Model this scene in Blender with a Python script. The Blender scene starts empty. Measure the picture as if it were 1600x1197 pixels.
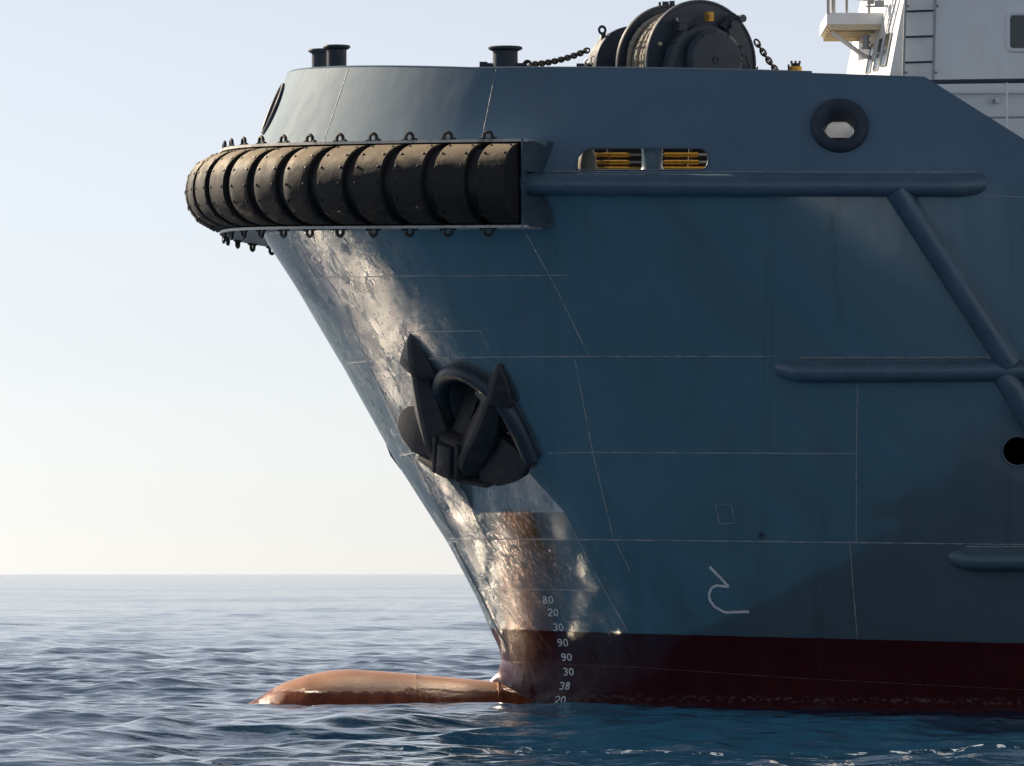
import bpy, bmesh, math, random
import numpy as np
from mathutils import Vector, Matrix

random.seed(4)
rng = np.random.default_rng(7)
scene = bpy.context.scene
col = scene.collection
R = math.radians

# ------------------------------------------------------------------ camera
CAM_D, CAM_H, FPX = 100.0, 2.1, 10000.0
cam_d = bpy.data.cameras.new('camera')
cam = bpy.data.objects.new('camera', cam_d)
col.objects.link(cam)
cam.location = (0, -CAM_D, CAM_H)
cam.rotation_euler = (R(90), 0, 0)
cam_d.sensor_width = 36
cam_d.lens = 36 * FPX / 1600
cam_d.shift_y = (890 - 598.5) / 1600
cam_d.clip_end = 60000
cam_d.clip_start = 1
cam_d.dof.use_dof = True
cam_d.dof.focus_distance = 95
cam_d.dof.aperture_fstop = 11
scene.camera = cam

# ------------------------------------------------------------------ sky, sun, exposure
SUN_EL, SUN_LEFT = 28.0, 47.0          # degrees; azimuth measured left of the view direction
sd = Vector((-math.sin(R(SUN_LEFT)) * math.cos(R(SUN_EL)), math.cos(R(SUN_LEFT)) * math.cos(R(SUN_EL)), math.sin(R(SUN_EL))))
world = bpy.data.worlds.new('World')
scene.world = world
world.use_nodes = True
wn = world.node_tree
sky = wn.nodes.new('ShaderNodeTexSky')
sky.sky_type = 'NISHITA'
sky.sun_disc = False
sky.sun_elevation = R(SUN_EL)
sky.sun_rotation = R(-SUN_LEFT)
sky.air_density = 0.6
sky.dust_density = 0.35
sky.ozone_density = 1.0
wn.nodes['Background'].inputs[1].default_value = 0.053
hs = wn.nodes.new('ShaderNodeHueSaturation')          # thin maritime haze: the sky is paler than clear air
hs.inputs['Saturation'].default_value = .38
tint = wn.nodes.new('ShaderNodeMix'); tint.data_type = 'RGBA'; tint.blend_type = 'MULTIPLY'
tint.inputs[0].default_value = 1.0
tint.inputs[7].default_value = (1.0, 1.0, 1.03, 1)
wn.links.new(sky.outputs[0], hs.inputs['Color'])
wn.links.new(hs.outputs[0], tint.inputs[6])
wn.links.new(tint.outputs[2], wn.nodes['Background'].inputs[0])
sun_d = bpy.data.lights.new('sun', 'SUN')
sun_d.energy = 5.0
sun_d.angle = R(0.5)
sun_d.color = (1.0, 0.83, 0.62)
sun = bpy.data.objects.new('sun', sun_d)
col.objects.link(sun)
sun.rotation_euler = sd.to_track_quat('Z', 'Y').to_euler()
sun.location = (-60, 80, 60)
scene.view_settings.view_transform = 'Standard'
scene.view_settings.look = 'None'
scene.view_settings.exposure = 1.0
scene.view_settings.gamma = 1.0
scene.view_settings.use_curve_mapping = False
scene.cycles.use_denoising = True
scene.cycles.max_bounces = 8
scene.cycles.blur_glossy = 0.2
scene.cycles.sample_clamp_indirect = 30.0
scene.cycles.caustics_reflective = True

# ------------------------------------------------------------------ materials
def nodes_of(name):
    m = bpy.data.materials.new(name)
    m.use_nodes = True
    nt = m.node_tree
    return m, nt, nt.nodes['Principled BSDF']

def N(nt, typ, **kw):
    n = nt.nodes.new(typ)
    for k, v in kw.items():
        setattr(n, k, v)
    return n

def noise(nt, scale, detail=5, rough=.55, vec=None, dist=0):
    n = N(nt, 'ShaderNodeTexNoise')
    n.inputs['Scale'].default_value = scale
    n.inputs['Detail'].default_value = detail
    n.inputs['Roughness'].default_value = rough
    n.inputs['Distortion'].default_value = dist
    if vec is not None:
        nt.links.new(vec, n.inputs['Vector'])
    return n.outputs[0]

def ramp(nt, fac, stops):
    r = N(nt, 'ShaderNodeValToRGB')
    e = r.color_ramp.elements
    while len(e) < len(stops):
        e.new(.5)
    for i, (p, c) in enumerate(stops):
        e[i].position = p
        e[i].color = (c, c, c, 1) if isinstance(c, (int, float)) else (*c, 1)
    nt.links.new(fac, r.inputs[0])
    return r.outputs[0]

def mathn(nt, op, a, b=None, c=None, clamp=False):
    n = N(nt, 'ShaderNodeMath', operation=op, use_clamp=clamp)
    for i, v in enumerate((a, b, c)):
        if v is None:
            continue
        if isinstance(v, (int, float)):
            n.inputs[i].default_value = v
        else:
            nt.links.new(v, n.inputs[i])
    return n.outputs[0]

def mixc(nt, fac, a, b):
    n = N(nt, 'ShaderNodeMix', data_type='RGBA')
    for idx, v in ((0, fac), (6, a), (7, b)):
        if isinstance(v, (int, float)):
            n.inputs[idx].default_value = v
        elif isinstance(v, tuple):
            n.inputs[idx].default_value = (*v, 1)
        else:
            nt.links.new(v, n.inputs[idx])
    return n.outputs[2]

def objvec(nt, scale=None):
    t = N(nt, 'ShaderNodeTexCoord').outputs['Object']
    if scale is None:
        return t
    m = N(nt, 'ShaderNodeMapping')
    m.inputs['Scale'].default_value = scale
    nt.links.new(t, m.inputs[0])
    return m.outputs[0]

def bump(nt, bsdf, height, strength, dist, prev=None):
    b = N(nt, 'ShaderNodeBump')
    b.inputs['Strength'].default_value = strength
    b.inputs['Distance'].default_value = dist
    nt.links.new(height, b.inputs['Height'])
    if prev is not None:
        nt.links.new(prev, b.inputs['Normal'])
    nt.links.new(b.outputs[0], bsdf.inputs['Normal'])
    return b.outputs[0]

def simple(name, c, rough=.45, metal=0.0, var=.25, scale=6.0, bmp=0.0, dirt=None, cover=.52, spec=.5):
    m, nt, b = nodes_of(name)
    v = objvec(nt)
    n = noise(nt, scale, 6, .6, v)
    lo = tuple(x * (1 - var) for x in c)
    hi = tuple(min(1, x * (1 + var)) for x in c)
    cc = mixc(nt, n, lo, hi)
    if dirt is not None:
        d = ramp(nt, noise(nt, scale * .6, 8, .7, objvec(nt, (1, 1, .5))), [(cover, 0.0), (cover + .2, 1.0)])
        cc = mixc(nt, d, cc, dirt)
    nt.links.new(cc, b.inputs['Base Color'])
    nt.links.new(ramp(nt, n, [(.3, max(0, rough - .1)), (.7, min(1, rough + .12))]), b.inputs['Roughness'])
    b.inputs['Metallic'].default_value = metal
    b.inputs['Specular IOR Level'].default_value = spec
    if bmp:
        bump(nt, b, noise(nt, scale * 5, 4, .6, v), .5, bmp)
    return m

# ------------------------------------------------------------------ hull form
STEM_PX = [(222, 372), (305, 372), (365, 412), (440, 462), (567, 538), (715, 620), (842, 700), (930, 745), (983, 767),
           (1007, 779), (1022, 784), (1040, 782), (1056, 775), (1066, 762), (1080, 750), (1300, 750)]
_sz = np.array([CAM_H + (890 - py) / 100 for py, px in STEM_PX])[::-1]
_sx = np.array([(px - 800) / 100 for py, px in STEM_PX])[::-1]
_dense = np.linspace(-2.5, 8.6, 600)
_ds = np.interp(_dense, _sz, _sx)
_k = np.hanning(23); _k /= _k.sum()
_ds2 = np.convolve(np.pad(_ds, 11, mode='edge'), _k, mode='valid')

def stem_x(z):
    return np.interp(z, _dense, _ds2)

def stem_mono(z):
    """the stem carried straight down, without the fairing into the bulb"""
    return np.where(np.asarray(z) < .85, -.165 - .10 * np.clip(np.asarray(z) - .85, -1.5, 0), np.interp(z, _dense, _ds2))

ZK = 8.0
def zk(x):
    """height of the knuckle, falling a little aft"""
    return 7.72 + .26 * np.exp(-np.maximum(np.asarray(x, float) + 4.3, 0) / 2.6)

def zeta_of(x, z):
    return z + (ZK - zk(x)) * np.clip(np.asarray(z, float) / 7.8, 0, 1.2)

def half_b(x, z):
    ze = np.clip(zeta_of(x, z), -2.4, ZK)
    w = np.clip(ze / ZK, 0, 1)
    p = 1.7 + .3 * w
    q = .62 - .12 * w + .20 * np.exp(-(np.maximum(ze, 0) / 1.6) ** 2)
    L = 11 - 2 * w
    B = 5.0 + 1.8 * w
    xs_, xm_ = stem_x(ze), stem_mono(ze)
    xe = xm_ + (xs_ - xm_) * np.exp(-np.maximum(x - xs_, 0) / .55)
    t = np.clip((x - xe) / L, 1e-6, 1)
    # flat of the forward plates, fading out at the knuckle and at the waterline
    fl = .52 * np.exp(-((x - xe - 2.25) / 1.2) ** 2) * (1 - w ** 6) * np.clip(ze / 2.5, 0, 1)
    return B * (1 - (1 - t) ** p) ** q + fl * np.clip((x - xe) / .4, 0, 1)

def bul_half_b(x, z):
    """half breadth of the inward leaning bulwark at height z above the knuckle"""
    d = .41 * (z - zk(x))
    return float(half_b(x - .0, zk(x))) - d

def project(P):
    d = P[1] + CAM_D
    return 800 + FPX * P[0] / d, 890 - FPX * (P[2] - CAM_H) / d

def at(px, py, Y):
    d = CAM_D + Y
    return Vector(((px - 800) / FPX * d, Y, CAM_H + (890 - py) / FPX * d))

def hit(px, py):
    Y = -4.0
    for _ in range(14):
        p = at(px, py, Y)
        if p.z > zk(p.x):
            Yn = -bul_half_b(p.x, p.z)
        else:
            Yn = -float(half_b(p.x, p.z))
        Y += .9 * (Yn - Y)
    return at(px, py, Y)

def hull_normal(P):
    e = .02
    if P.z > zk(P.x) + .03:
        f = lambda x, z: bul_half_b(x, z)
    else:
        f = lambda x, z: float(half_b(x, z))
    by = (f(P.x + e, P.z) - f(P.x - e, P.z)) / (2 * e)
    bz = (f(P.x, P.z + e) - f(P.x, P.z - e)) / (2 * e)
    n = Vector((-by, -1, -bz))       # surface: -Y - b(x,z) = 0
    return n.normalized()

def on_hull(px, py, off=0.0):
    p = hit(px, py)
    return p + hull_normal(p) * off

# ------------------------------------------------------------------ mesh helpers
def mesh_obj(name, verts, faces, mat, parent=None, smooth=False, sharp=None, link=True):
    me = bpy.data.meshes.new(name)
    me.from_pydata([tuple(v) for v in verts], [], [tuple(f) for f in faces])
    me.update()
    bm = bmesh.new(); bm.from_mesh(me)
    bmesh.ops.recalc_face_normals(bm, faces=bm.faces)
    bm.to_mesh(me); bm.free()
    return wrap(name, me, mat, parent, smooth, sharp)

def wrap(name, me, mat, parent=None, smooth=False, sharp=None):
    if mat is not None:
        for m in (mat if isinstance(mat, (list, tuple)) else [mat]):
            me.materials.append(m)
    if smooth or sharp is not None:
        me.polygons.foreach_set('use_smooth', [True] * len(me.polygons))
        me.set_sharp_from_angle(angle=R(sharp if sharp is not None else 40))
    o = bpy.data.objects.new(name, me)
    col.objects.link(o)
    if parent is not None:
        attach(o, parent)
    return o

ROOT_LOC = {}
def abs_inv(o):
    return ROOT_LOC.get(o.name, Matrix.Identity(4))

def attach(o, parent):
    o.parent = parent
    o.matrix_parent_inverse = abs_inv(parent)

def empty(name, loc=(0, 0, 0), parent=None, mw=None):
    o = bpy.data.objects.new(name, None)
    col.objects.link(o)
    o.empty_display_size = .3
    M = mw if mw is not None else Matrix.Translation(loc)
    if parent is not None:
        o.parent = parent
        return o
    o.matrix_world = M
    ROOT_LOC[o.name] = M.inverted()
    return o

def tag(o, label=None, cat=None, group=None, kind=None):
    for k, v in (('label', label), ('category', cat), ('group', group), ('kind', kind)):
        if v:
            o[k] = v
    return o

class MB:
    def __init__(s):
        s.v, s.f, s.m = [], [], []
    def add(s, v, f, mi=0):
        b = len(s.v)
        s.v += [Vector(x) for x in v]
        s.f += [tuple(i + b for i in q) for q in f]
        s.m += [mi] * len(f)
        return s
    def box(s, c, h, ax=None, mi=0):
        c = Vector(c)
        X, Y, Z = ax if ax else (Vector((1, 0, 0)), Vector((0, 1, 0)), Vector((0, 0, 1)))
        vs = [c + X * (h[0] * i) + Y * (h[1] * j) + Z * (h[2] * k) for k in (-1, 1) for j in (-1, 1) for i in (-1, 1)]
        return s.add(vs, [(0, 2, 3, 1), (4, 5, 7, 6), (0, 1, 5, 4), (2, 6, 7, 3), (0, 4, 6, 2), (1, 3, 7, 5)], mi)
    def hexa(s, bottom, top, mi=0):
        return s.add(list(bottom) + list(top), [(3, 2, 1, 0), (4, 5, 6, 7), (0, 1, 5, 4), (1, 2, 6, 5), (2, 3, 7, 6), (3, 0, 4, 7)], mi)
    def prism(s, poly, d, mi=0):
        """poly: points, d: extrusion vector"""
        n = len(poly); d = Vector(d)
        vs = [Vector(p) for p in poly] + [Vector(p) + d for p in poly]
        fs = [tuple(range(n))[::-1], tuple(range(n, 2 * n))] + [(i, (i + 1) % n, n + (i + 1) % n, n + i) for i in range(n)]
        return s.add(vs, fs, mi)
    def tube(s, pts, r, n=10, closed=False, cap=True, mi=0, up=None):
        pts = [Vector(p) for p in pts]
        m = len(pts)
        rs = r if isinstance(r, (list, tuple)) else [r] * m
        vs = []
        prev = None
        for i, p in enumerate(pts):
            if closed:
                t = pts[(i + 1) % m] - pts[i - 1]
            else:
                t = pts[min(i + 1, m - 1)] - pts[max(i - 1, 0)]
            t.normalize()
            if prev is None:
                a = Vector((0, 0, 1)) if abs(t.z) < .9 else Vector((1, 0, 0))
                if up is not None:
                    a = Vector(up)
            else:
                a = prev
            a = (a - t * a.dot(t)).normalized()
            prev = a
            b = t.cross(a)
            for k in range(n):
                w = 2 * math.pi * k / n
                vs.append(p + (a * math.cos(w) + b * math.sin(w)) * rs[i])
        fs = []
        for i in range(m if closed else m - 1):
            for k in range(n):
                i2 = (i + 1) % m
                fs.append((i * n + k, i * n + (k + 1) % n, i2 * n + (k + 1) % n, i2 * n + k))
        if cap and not closed:
            fs.append(tuple(range(n))[::-1]); fs.append(tuple(range((m - 1) * n, m * n)))
        return s.add(vs, fs, mi)
    def revolve(s, prof, org, axis, n=32, mi=0, a0=0, cap=True):
        """prof: list of (distance along axis, radius)"""
        org = Vector(org); ax = Vector(axis).normalized()
        e1 = ax.orthogonal().normalized(); e2 = ax.cross(e1)
        vs = []
        for d, r in prof:
            for k in range(n):
                w = 2 * math.pi * k / n
                vs.append(org + ax * d + (e1 * math.cos(w) + e2 * math.sin(w)) * r)
        m = len(prof)
        fs = [(i * n + k, i * n + (k + 1) % n, (i + 1) * n + (k + 1) % n, (i + 1) * n + k) for i in range(m - 1) for k in range(n)]
        if cap:
            if prof[0][1] > 1e-4: fs.append(tuple(range(n))[::-1])
            if prof[-1][1] > 1e-4: fs.append(tuple(range((m - 1) * n, m * n)))
        return s.add(vs, fs, mi)
    def torus(s, c, axis, R_, r, n=20, k=8, mi=0, arc=(0, 2 * math.pi), e1=None):
        c = Vector(c); ax = Vector(axis).normalized()
        e1 = (Vector(e1) if e1 is not None else ax.orthogonal()).normalized(); e2 = ax.cross(e1)
        full = abs(arc[1] - arc[0] - 2 * math.pi) < 1e-6
        pts = [c + (e1 * math.cos(a) + e2 * math.sin(a)) * R_ for a in np.linspace(arc[0], arc[1], n + (0 if full else 1), endpoint=not full)]
        return s.tube(pts, r, k, closed=full, mi=mi)
    def grid(s, P, mi=0, wrap_u=False, wrap_v=False):
        """P[i][j] -> points"""
        ni, nj = len(P), len(P[0])
        vs = [p for row in P for p in row]
        fs = []
        for i in range(ni if wrap_u else ni - 1):
            for j in range(nj if wrap_v else nj - 1):
                i2, j2 = (i + 1) % ni, (j + 1) % nj
                fs.append((i * nj + j, i * nj + j2, i2 * nj + j2, i2 * nj + j))
        return s.add(vs, fs, mi)
    def build(s, name, mat, parent=None, smooth=False, sharp=None, weld=False):
        me = bpy.data.meshes.new(name)
        me.from_pydata([tuple(v) for v in s.v], [], s.f)
        me.polygons.foreach_set('material_index', s.m)
        bm = bmesh.new(); bm.from_mesh(me)
        if weld:
            bmesh.ops.remove_doubles(bm, verts=bm.verts, dist=1e-4)
        bmesh.ops.recalc_face_normals(bm, faces=bm.faces)
        bm.to_mesh(me); bm.free()
        return wrap(name, me, mat, parent, smooth, sharp)

def boolean(o, cutters, sharp=30):
    """cut closed meshes (MB) out of o, for good"""
    tmp = []
    for c in cutters:
        t = c.build('cutter', None)
        tmp.append(t)
        md = o.modifiers.new('cut', 'BOOLEAN')
        md.operation = 'DIFFERENCE'; md.solver = 'EXACT'; md.object = t
    bpy.context.view_layer.update()
    dg = bpy.context.evaluated_depsgraph_get()
    me = bpy.data.meshes.new_from_object(o.evaluated_get(dg))
    o.modifiers.clear()
    old = o.data
    o.data = me
    me.name = old.name
    bpy.data.meshes.remove(old)
    for t in tmp:
        d = t.data
        bpy.data.objects.remove(t); bpy.data.meshes.remove(d)
    if sharp is not None:
        me.polygons.foreach_set('use_smooth', [True] * len(me.polygons))
        me.set_sharp_from_angle(angle=R(sharp))

# ------------------------------------------------------------------ paints
def pos_parts(nt):
    g = N(nt, 'ShaderNodeNewGeometry')
    s = N(nt, 'ShaderNodeSeparateXYZ')
    nt.links.new(g.outputs['Position'], s.inputs[0])
    return s.outputs

NAVY = (.118, .180, .220)
def hull_paint(name, boot=True, rough=.12, ior=2.7, NAVY=NAVY):
    m, nt, b = nodes_of(name)
    L = nt.links
    X, Y, Z = pos_parts(nt)
    v = objvec(nt)
    big = noise(nt, .55, 4, .55, v)
    mid = noise(nt, 3.5, 8, .68, objvec(nt, (1, 1, .45)))
    c = mixc(nt, big, tuple(x * .82 for x in NAVY), tuple(x * 1.22 for x in NAVY))
    # faded vertical run marks
    runs = ramp(nt, noise(nt, 1.0, 6, .6, objvec(nt, (5.0, 5.0, .22))), [(.45, 0.0), (.75, .45)])
    c = mixc(nt, mathn(nt, 'MULTIPLY', runs, .45), c, (.12, .165, .20))
    scuff = ramp(nt, noise(nt, 9, 10, .75, objvec(nt, (1.0, 1.0, .5))), [(.60, 0.0), (.72, 1.0)])
    # scuffed zone: the forward plating that the anchor chain and spray wear
    zone = mathn(nt, 'SUBTRACT', 1.35, mathn(nt, 'MULTIPLY', mathn(nt, 'ADD', mathn(nt, 'MULTIPLY', Z, .58), X), .30), clamp=True)
    zone = mathn(nt, 'MINIMUM', zone, 1.0)
    scz = mathn(nt, 'MULTIPLY', scuff, .55 if boot else .2)
    c = mixc(nt, mathn(nt, 'MULTIPLY', scz, .5), c, (.20, .22, .225))
    cl = ramp(nt, noise(nt, .9, 8, .66, objvec(nt, (1, 1, .7)), .8), [(.52, 0.0), (.68, 1.0)])
    c = mixc(nt, mathn(nt, 'MULTIPLY', cl, .16 if boot else .10), c, (.125, .15, .165))
    if boot:
        # paint line between grey-blue topside and red boot top, dropping slightly aft, ragged at the edge
        line = mathn(nt, 'SUBTRACT', 1.17, mathn(nt, 'MULTIPLY', X, .022))
        line = mathn(nt, 'ADD', line, mathn(nt, 'MULTIPLY', mathn(nt, 'SUBTRACT', noise(nt, 5, 6, .7, v), .5), .03))
        below = ramp(nt, mathn(nt, 'ADD', mathn(nt, 'MULTIPLY', mathn(nt, 'SUBTRACT', line, Z), 40), .5, clamp=True), [(.3, 0.0), (.7, 1.0)])
        red = mixc(nt, mid, (.040, .008, .011), (.080, .014, .017))
        red = mixc(nt, mathn(nt, 'MULTIPLY', scuff, .5), red, (.10, .05, .045))
        c = mixc(nt, below, c, red)
        # broken salt line where the water laps
        salt = mathn(nt, 'SUBTRACT', 1.0, mathn(nt, 'MULTIPLY', mathn(nt, 'ABSOLUTE', mathn(nt, 'SUBTRACT', Z, .13)), 14), clamp=True)
        salt = mathn(nt, 'MULTIPLY', salt, ramp(nt, noise(nt, 11, 8, .7, objvec(nt, (1, 1, 1.5))), [(.50, 0.0), (.62, 1.0)]))
        c = mixc(nt, mathn(nt, 'MULTIPLY', salt, .55), c, (.30, .26, .25))
        # rust running down from the anchor pocket sill: a leaning streak
        def streak(x0, z0, x1, z1, w0, w1, strength, seed):
            # parameter along the streak
            t = mathn(nt, 'DIVIDE', mathn(nt, 'SUBTRACT', Z, z0), z1 - z0)
            xc = mathn(nt, 'ADD', mathn(nt, 'MULTIPLY', t, x1 - x0), x0)
            wob = mathn(nt, 'MULTIPLY', mathn(nt, 'SUBTRACT', noise(nt, 2.2, 6, .65, objvec(nt, (1, 1, .6))), .5), .55)
            d = mathn(nt, 'ABSOLUTE', mathn(nt, 'ADD', mathn(nt, 'SUBTRACT', X, xc), wob))
            w = mathn(nt, 'ADD', mathn(nt, 'MULTIPLY', t, w1 - w0), w0)
            f = mathn(nt, 'SUBTRACT', 1.0, mathn(nt, 'DIVIDE', d, w), clamp=True)
            lo = mathn(nt, 'MULTIPLY', mathn(nt, 'MULTIPLY', mathn(nt, 'MULTIPLY', mathn(nt, 'ADD', mathn(nt, 'ADD', t, .02), mathn(nt, 'MULTIPLY', wob, .5)), 9, clamp=True), mathn(nt, 'SUBTRACT', 1.0, t, clamp=True)), 1.0)
            br = ramp(nt, noise(nt, 7, 8, .7, objvec(nt, (2.2, 2.2, .35))), [(.42, .0), (.58, 1.0)])
            return mathn(nt, 'MULTIPLY', mathn(nt, 'MULTIPLY', mathn(nt, 'MULTIPLY', f, lo), br), strength, clamp=True)
        f0 = streak(.05, 3.0, .75, .9, .85, .6, 3.0, 4)
        f1 = streak(.10, 3.0, .85, 1.75, .48, .20, 2.0, 0)
        c = mixc(nt, f1, c, (.115, .070, .022))
        f2 = streak(.10, 3.02, .45, 2.3, .30, .08, 2.2, 1)
        c = mixc(nt, f2, c, (.060, .026, .008))
        f3 = streak(4.70, 7.95, 4.78, 4.6, .16, .05, .9, 3)
        c = mixc(nt, f3, c, (.060, .058, .036))
        # rust and a darker tone up the back of the anchor pocket
        pk = streak(.15, 3.25, -.15, 5.2, .60, .7, 1.1, 2)
        c = mixc(nt, pk, c, (.030, .026, .024))
        # thin weeping lines further aft
        wl = ramp(nt, noise(nt, 1.0, 3, .5, objvec(nt, (2.3, .2, .03))), [(.60, 0.0), (.66, .35), (.70, 0.0)])
        c = mixc(nt, mathn(nt, 'MULTIPLY', wl, .5), c, (.05, .05, .035))
    L.new(c, b.inputs['Base Color'])
    worn = ramp(nt, noise(nt, 1.6, 9, .70, objvec(nt, (1.3, 1.3, .55)), .6), [(.44, 0.0), (.60, 1.0)])
    ro = mathn(nt, 'ADD', rough, mathn(nt, 'MULTIPLY', mathn(nt, 'MULTIPLY', worn, zone), .22 if boot else .06))
    ro = mathn(nt, 'ADD', ro, mathn(nt, 'MULTIPLY', scuff, .15))
    L.new(ro, b.inputs['Roughness'])
    b.inputs['IOR'].default_value = ior
    # salt and dirt film that kills the gloss in torn, downward dragged patches
    film = ramp(nt, noise(nt, 2.4, 12, .74, objvec(nt, (1.6, 1.6, .7)), .4), [(.54, 1.0), (.63, .15)])
    film = mathn(nt, 'MULTIPLY', film, ramp(nt, noise(nt, 22, 6, .7, v), [(.34, .45), (.42, 1.0)]))
    b.inputs['Specular IOR Level'].default_value = .18
    if boot:
        film = mathn(nt, 'MULTIPLY', film, mathn(nt, 'SUBTRACT', 1.0, mathn(nt, 'MULTIPLY', f0, .92)))
        film = mathn(nt, 'ADD', mathn(nt, 'MULTIPLY', film, zone), mathn(nt, 'MULTIPLY', mathn(nt, 'SUBTRACT', 1.0, zone), .6))
        film = mathn(nt, 'MULTIPLY', film, mathn(nt, 'SUBTRACT', 1.0, mathn(nt, 'MULTIPLY', below, .82)))
        L.new(mathn(nt, 'MULTIPLY', film, .95), b.inputs['Specular IOR Level'])
    # chalked, sun bleached clouds in the paint
    # buckled plating, brush marks
    n0 = bump(nt, b, noise(nt, 1.5, 2, .4, objvec(nt, (1, 1, .16))), 1.0, .012)
    n1 = bump(nt, b, noise(nt, .9, 2, .4, objvec(nt, (1, 1, .8))), 1.0, .013, n0)
    n2 = bump(nt, b, noise(nt, 5.5, 5, .55, objvec(nt, (1, 1, .6))), .5, .0025, n1)
    bump(nt, b, noise(nt, 42, 4, .6, v), .3, .0015, n2)
    return m

M_HULL = hull_paint('hull_paint')
M_BUL = hull_paint('bulwark_paint', boot=False, rough=.66, ior=1.4, NAVY=(.105, .172, .238))
M_TUBE = simple('tube_paint', (.072, .125, .175), .3, var=.3, scale=3, bmp=.004, dirt=(.13, .16, .18), cover=.58)
M_WELD = simple('weld_bead', (.32, .34, .35), .4, var=.5, scale=9)
M_DARKSTEEL = simple('dark_steel', (.046, .060, .082), .58, var=.35, scale=5, bmp=.002, spec=.2)
def rubber():
    m, nt, b = nodes_of('rubber_fender')
    v = objvec(nt)
    n = noise(nt, 3.2, 7, .65, v)
    c = mixc(nt, n, (.012, .012, .014), (.032, .030, .029))
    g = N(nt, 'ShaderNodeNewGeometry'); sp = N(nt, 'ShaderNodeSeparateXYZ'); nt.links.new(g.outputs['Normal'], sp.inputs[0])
    # tan of sunlit tops put into the colour along with dust, torn edge
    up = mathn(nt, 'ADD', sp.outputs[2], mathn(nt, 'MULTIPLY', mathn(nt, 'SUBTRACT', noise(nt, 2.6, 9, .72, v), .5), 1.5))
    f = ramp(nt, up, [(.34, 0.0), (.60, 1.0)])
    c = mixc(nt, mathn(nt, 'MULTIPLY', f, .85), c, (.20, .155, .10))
    scr = ramp(nt, noise(nt, 9, 8, .75, objvec(nt, (1, 1, .35))), [(.60, 0.0), (.72, .5)])
    c = mixc(nt, scr, c, (.11, .095, .08))
    nt.links.new(c, b.inputs['Base Color'])
    nt.links.new(ramp(nt, n, [(.3, .62), (.7, .85)]), b.inputs['Roughness'])
    b.inputs['Specular IOR Level'].default_value = .3
    n1 = bump(nt, b, noise(nt, 2.2, 3, .5, v), .6, .03)
    bump(nt, b, noise(nt, 18, 6, .65, v), .5, .008, n1)
    return m
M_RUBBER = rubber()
M_STRAP = simple('strap_rubber', (.006, .006, .007), .6, var=.3, scale=10)
M_SHELF = simple('shelf_steel', (.50, .50, .48), .5, var=.4, scale=6, dirt=(.10, .09, .08))
M_SHACKLE = simple('shackle_iron', (.014, .014, .016), .5, var=.4, scale=15)
M_ANCHOR = simple('anchor_iron', (.026, .027, .033), .50, var=.5, scale=6, bmp=.010, dirt=(.070, .050, .038), spec=.4)
M_WHITE = simple('white_paint', (.82, .83, .85), .4, var=.04, scale=2, dirt=(.72, .71, .68))
M_CREAM = simple('cream_underside', (.62, .52, .36), .55, var=.12, scale=6)
M_GREY = simple('rail_grey', (.36, .37, .39), .45, var=.15, scale=5)
M_RAILBLUE = simple('rail_blue', (.045, .06, .085), .4, var=.2, scale=5)
M_YEL = simple('yellow_paint', (.62, .33, .03), .5, var=.25, scale=8, dirt=(.05, .04, .02))
M_BLACK = simple('black_gap', (.010, .010, .012), .7, var=.3)
M_GLASS = simple('window_glass', (.03, .045, .05), .08, var=.3, scale=2)
M_ROPE = simple('rope_fibre', (.30, .28, .24), .85, var=.45, scale=25, bmp=.01)
M_MARK = simple('mark_white', (.78, .79, .80), .55, var=.1, scale=30, dirt=(.35, .36, .36))
M_GUIDE = simple('worn_guide_steel', (.10, .092, .078), .6, var=.4, scale=8)
M_CHAIN = simple('chain_iron', (.03, .024, .02), .55, var=.5, scale=12)
M_BOLSTER = simple('bolster_shaded', (.026, .040, .058), .38, var=.4, scale=4, bmp=.004, dirt=(.05, .045, .04))  # ring coloured darker to stand for the anchor's shadow on it
M_REDWELD = simple('weld_bead_red', (.13, .055, .05), .45, var=.5, scale=9)
M_DECK = simple('deck_paint', (.06, .07, .075), .7, var=.2, scale=2)

def bulb_paint():
    m, nt, b = nodes_of('antifouling')
    v = objvec(nt)
    n = noise(nt, 3.4, 10, .7, objvec(nt, (1.6, 1, .7)))
    c = mixc(nt, ramp(nt, n, [(.40, 0.0), (.60, 1.0)]), (.12, .026, .009), (.22, .052, .018))
    X, Y, Z = pos_parts(nt)
    # paler crown above a set height, ragged edge
    e = mathn(nt, 'ADD', Z, mathn(nt, 'MULTIPLY', mathn(nt, 'SUBTRACT', noise(nt, 2.6, 12, .74, objvec(nt, (.8, 1, 1))), .5), .55))
    ch = ramp(nt, mathn(nt, 'MULTIPLY', e, 1.0), [(.19, 0.0), (.22, 1.0)])
    c = mixc(nt, mathn(nt, 'MULTIPLY', ch, .8), c, (.48, .27, .17))
    nt.links.new(c, b.inputs['Base Color'])
    nt.links.new(ramp(nt, n, [(.3, .10), (.7, .30)]), b.inputs['Roughness'])
    n1 = bump(nt, b, noise(nt, 14, 6, .7, v), .6, .018)
    b.inputs['IOR'].default_value = 1.4
    bump(nt, b, ch, .8, .012, n1)
    return m
M_BULB = bulb_paint()

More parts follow.
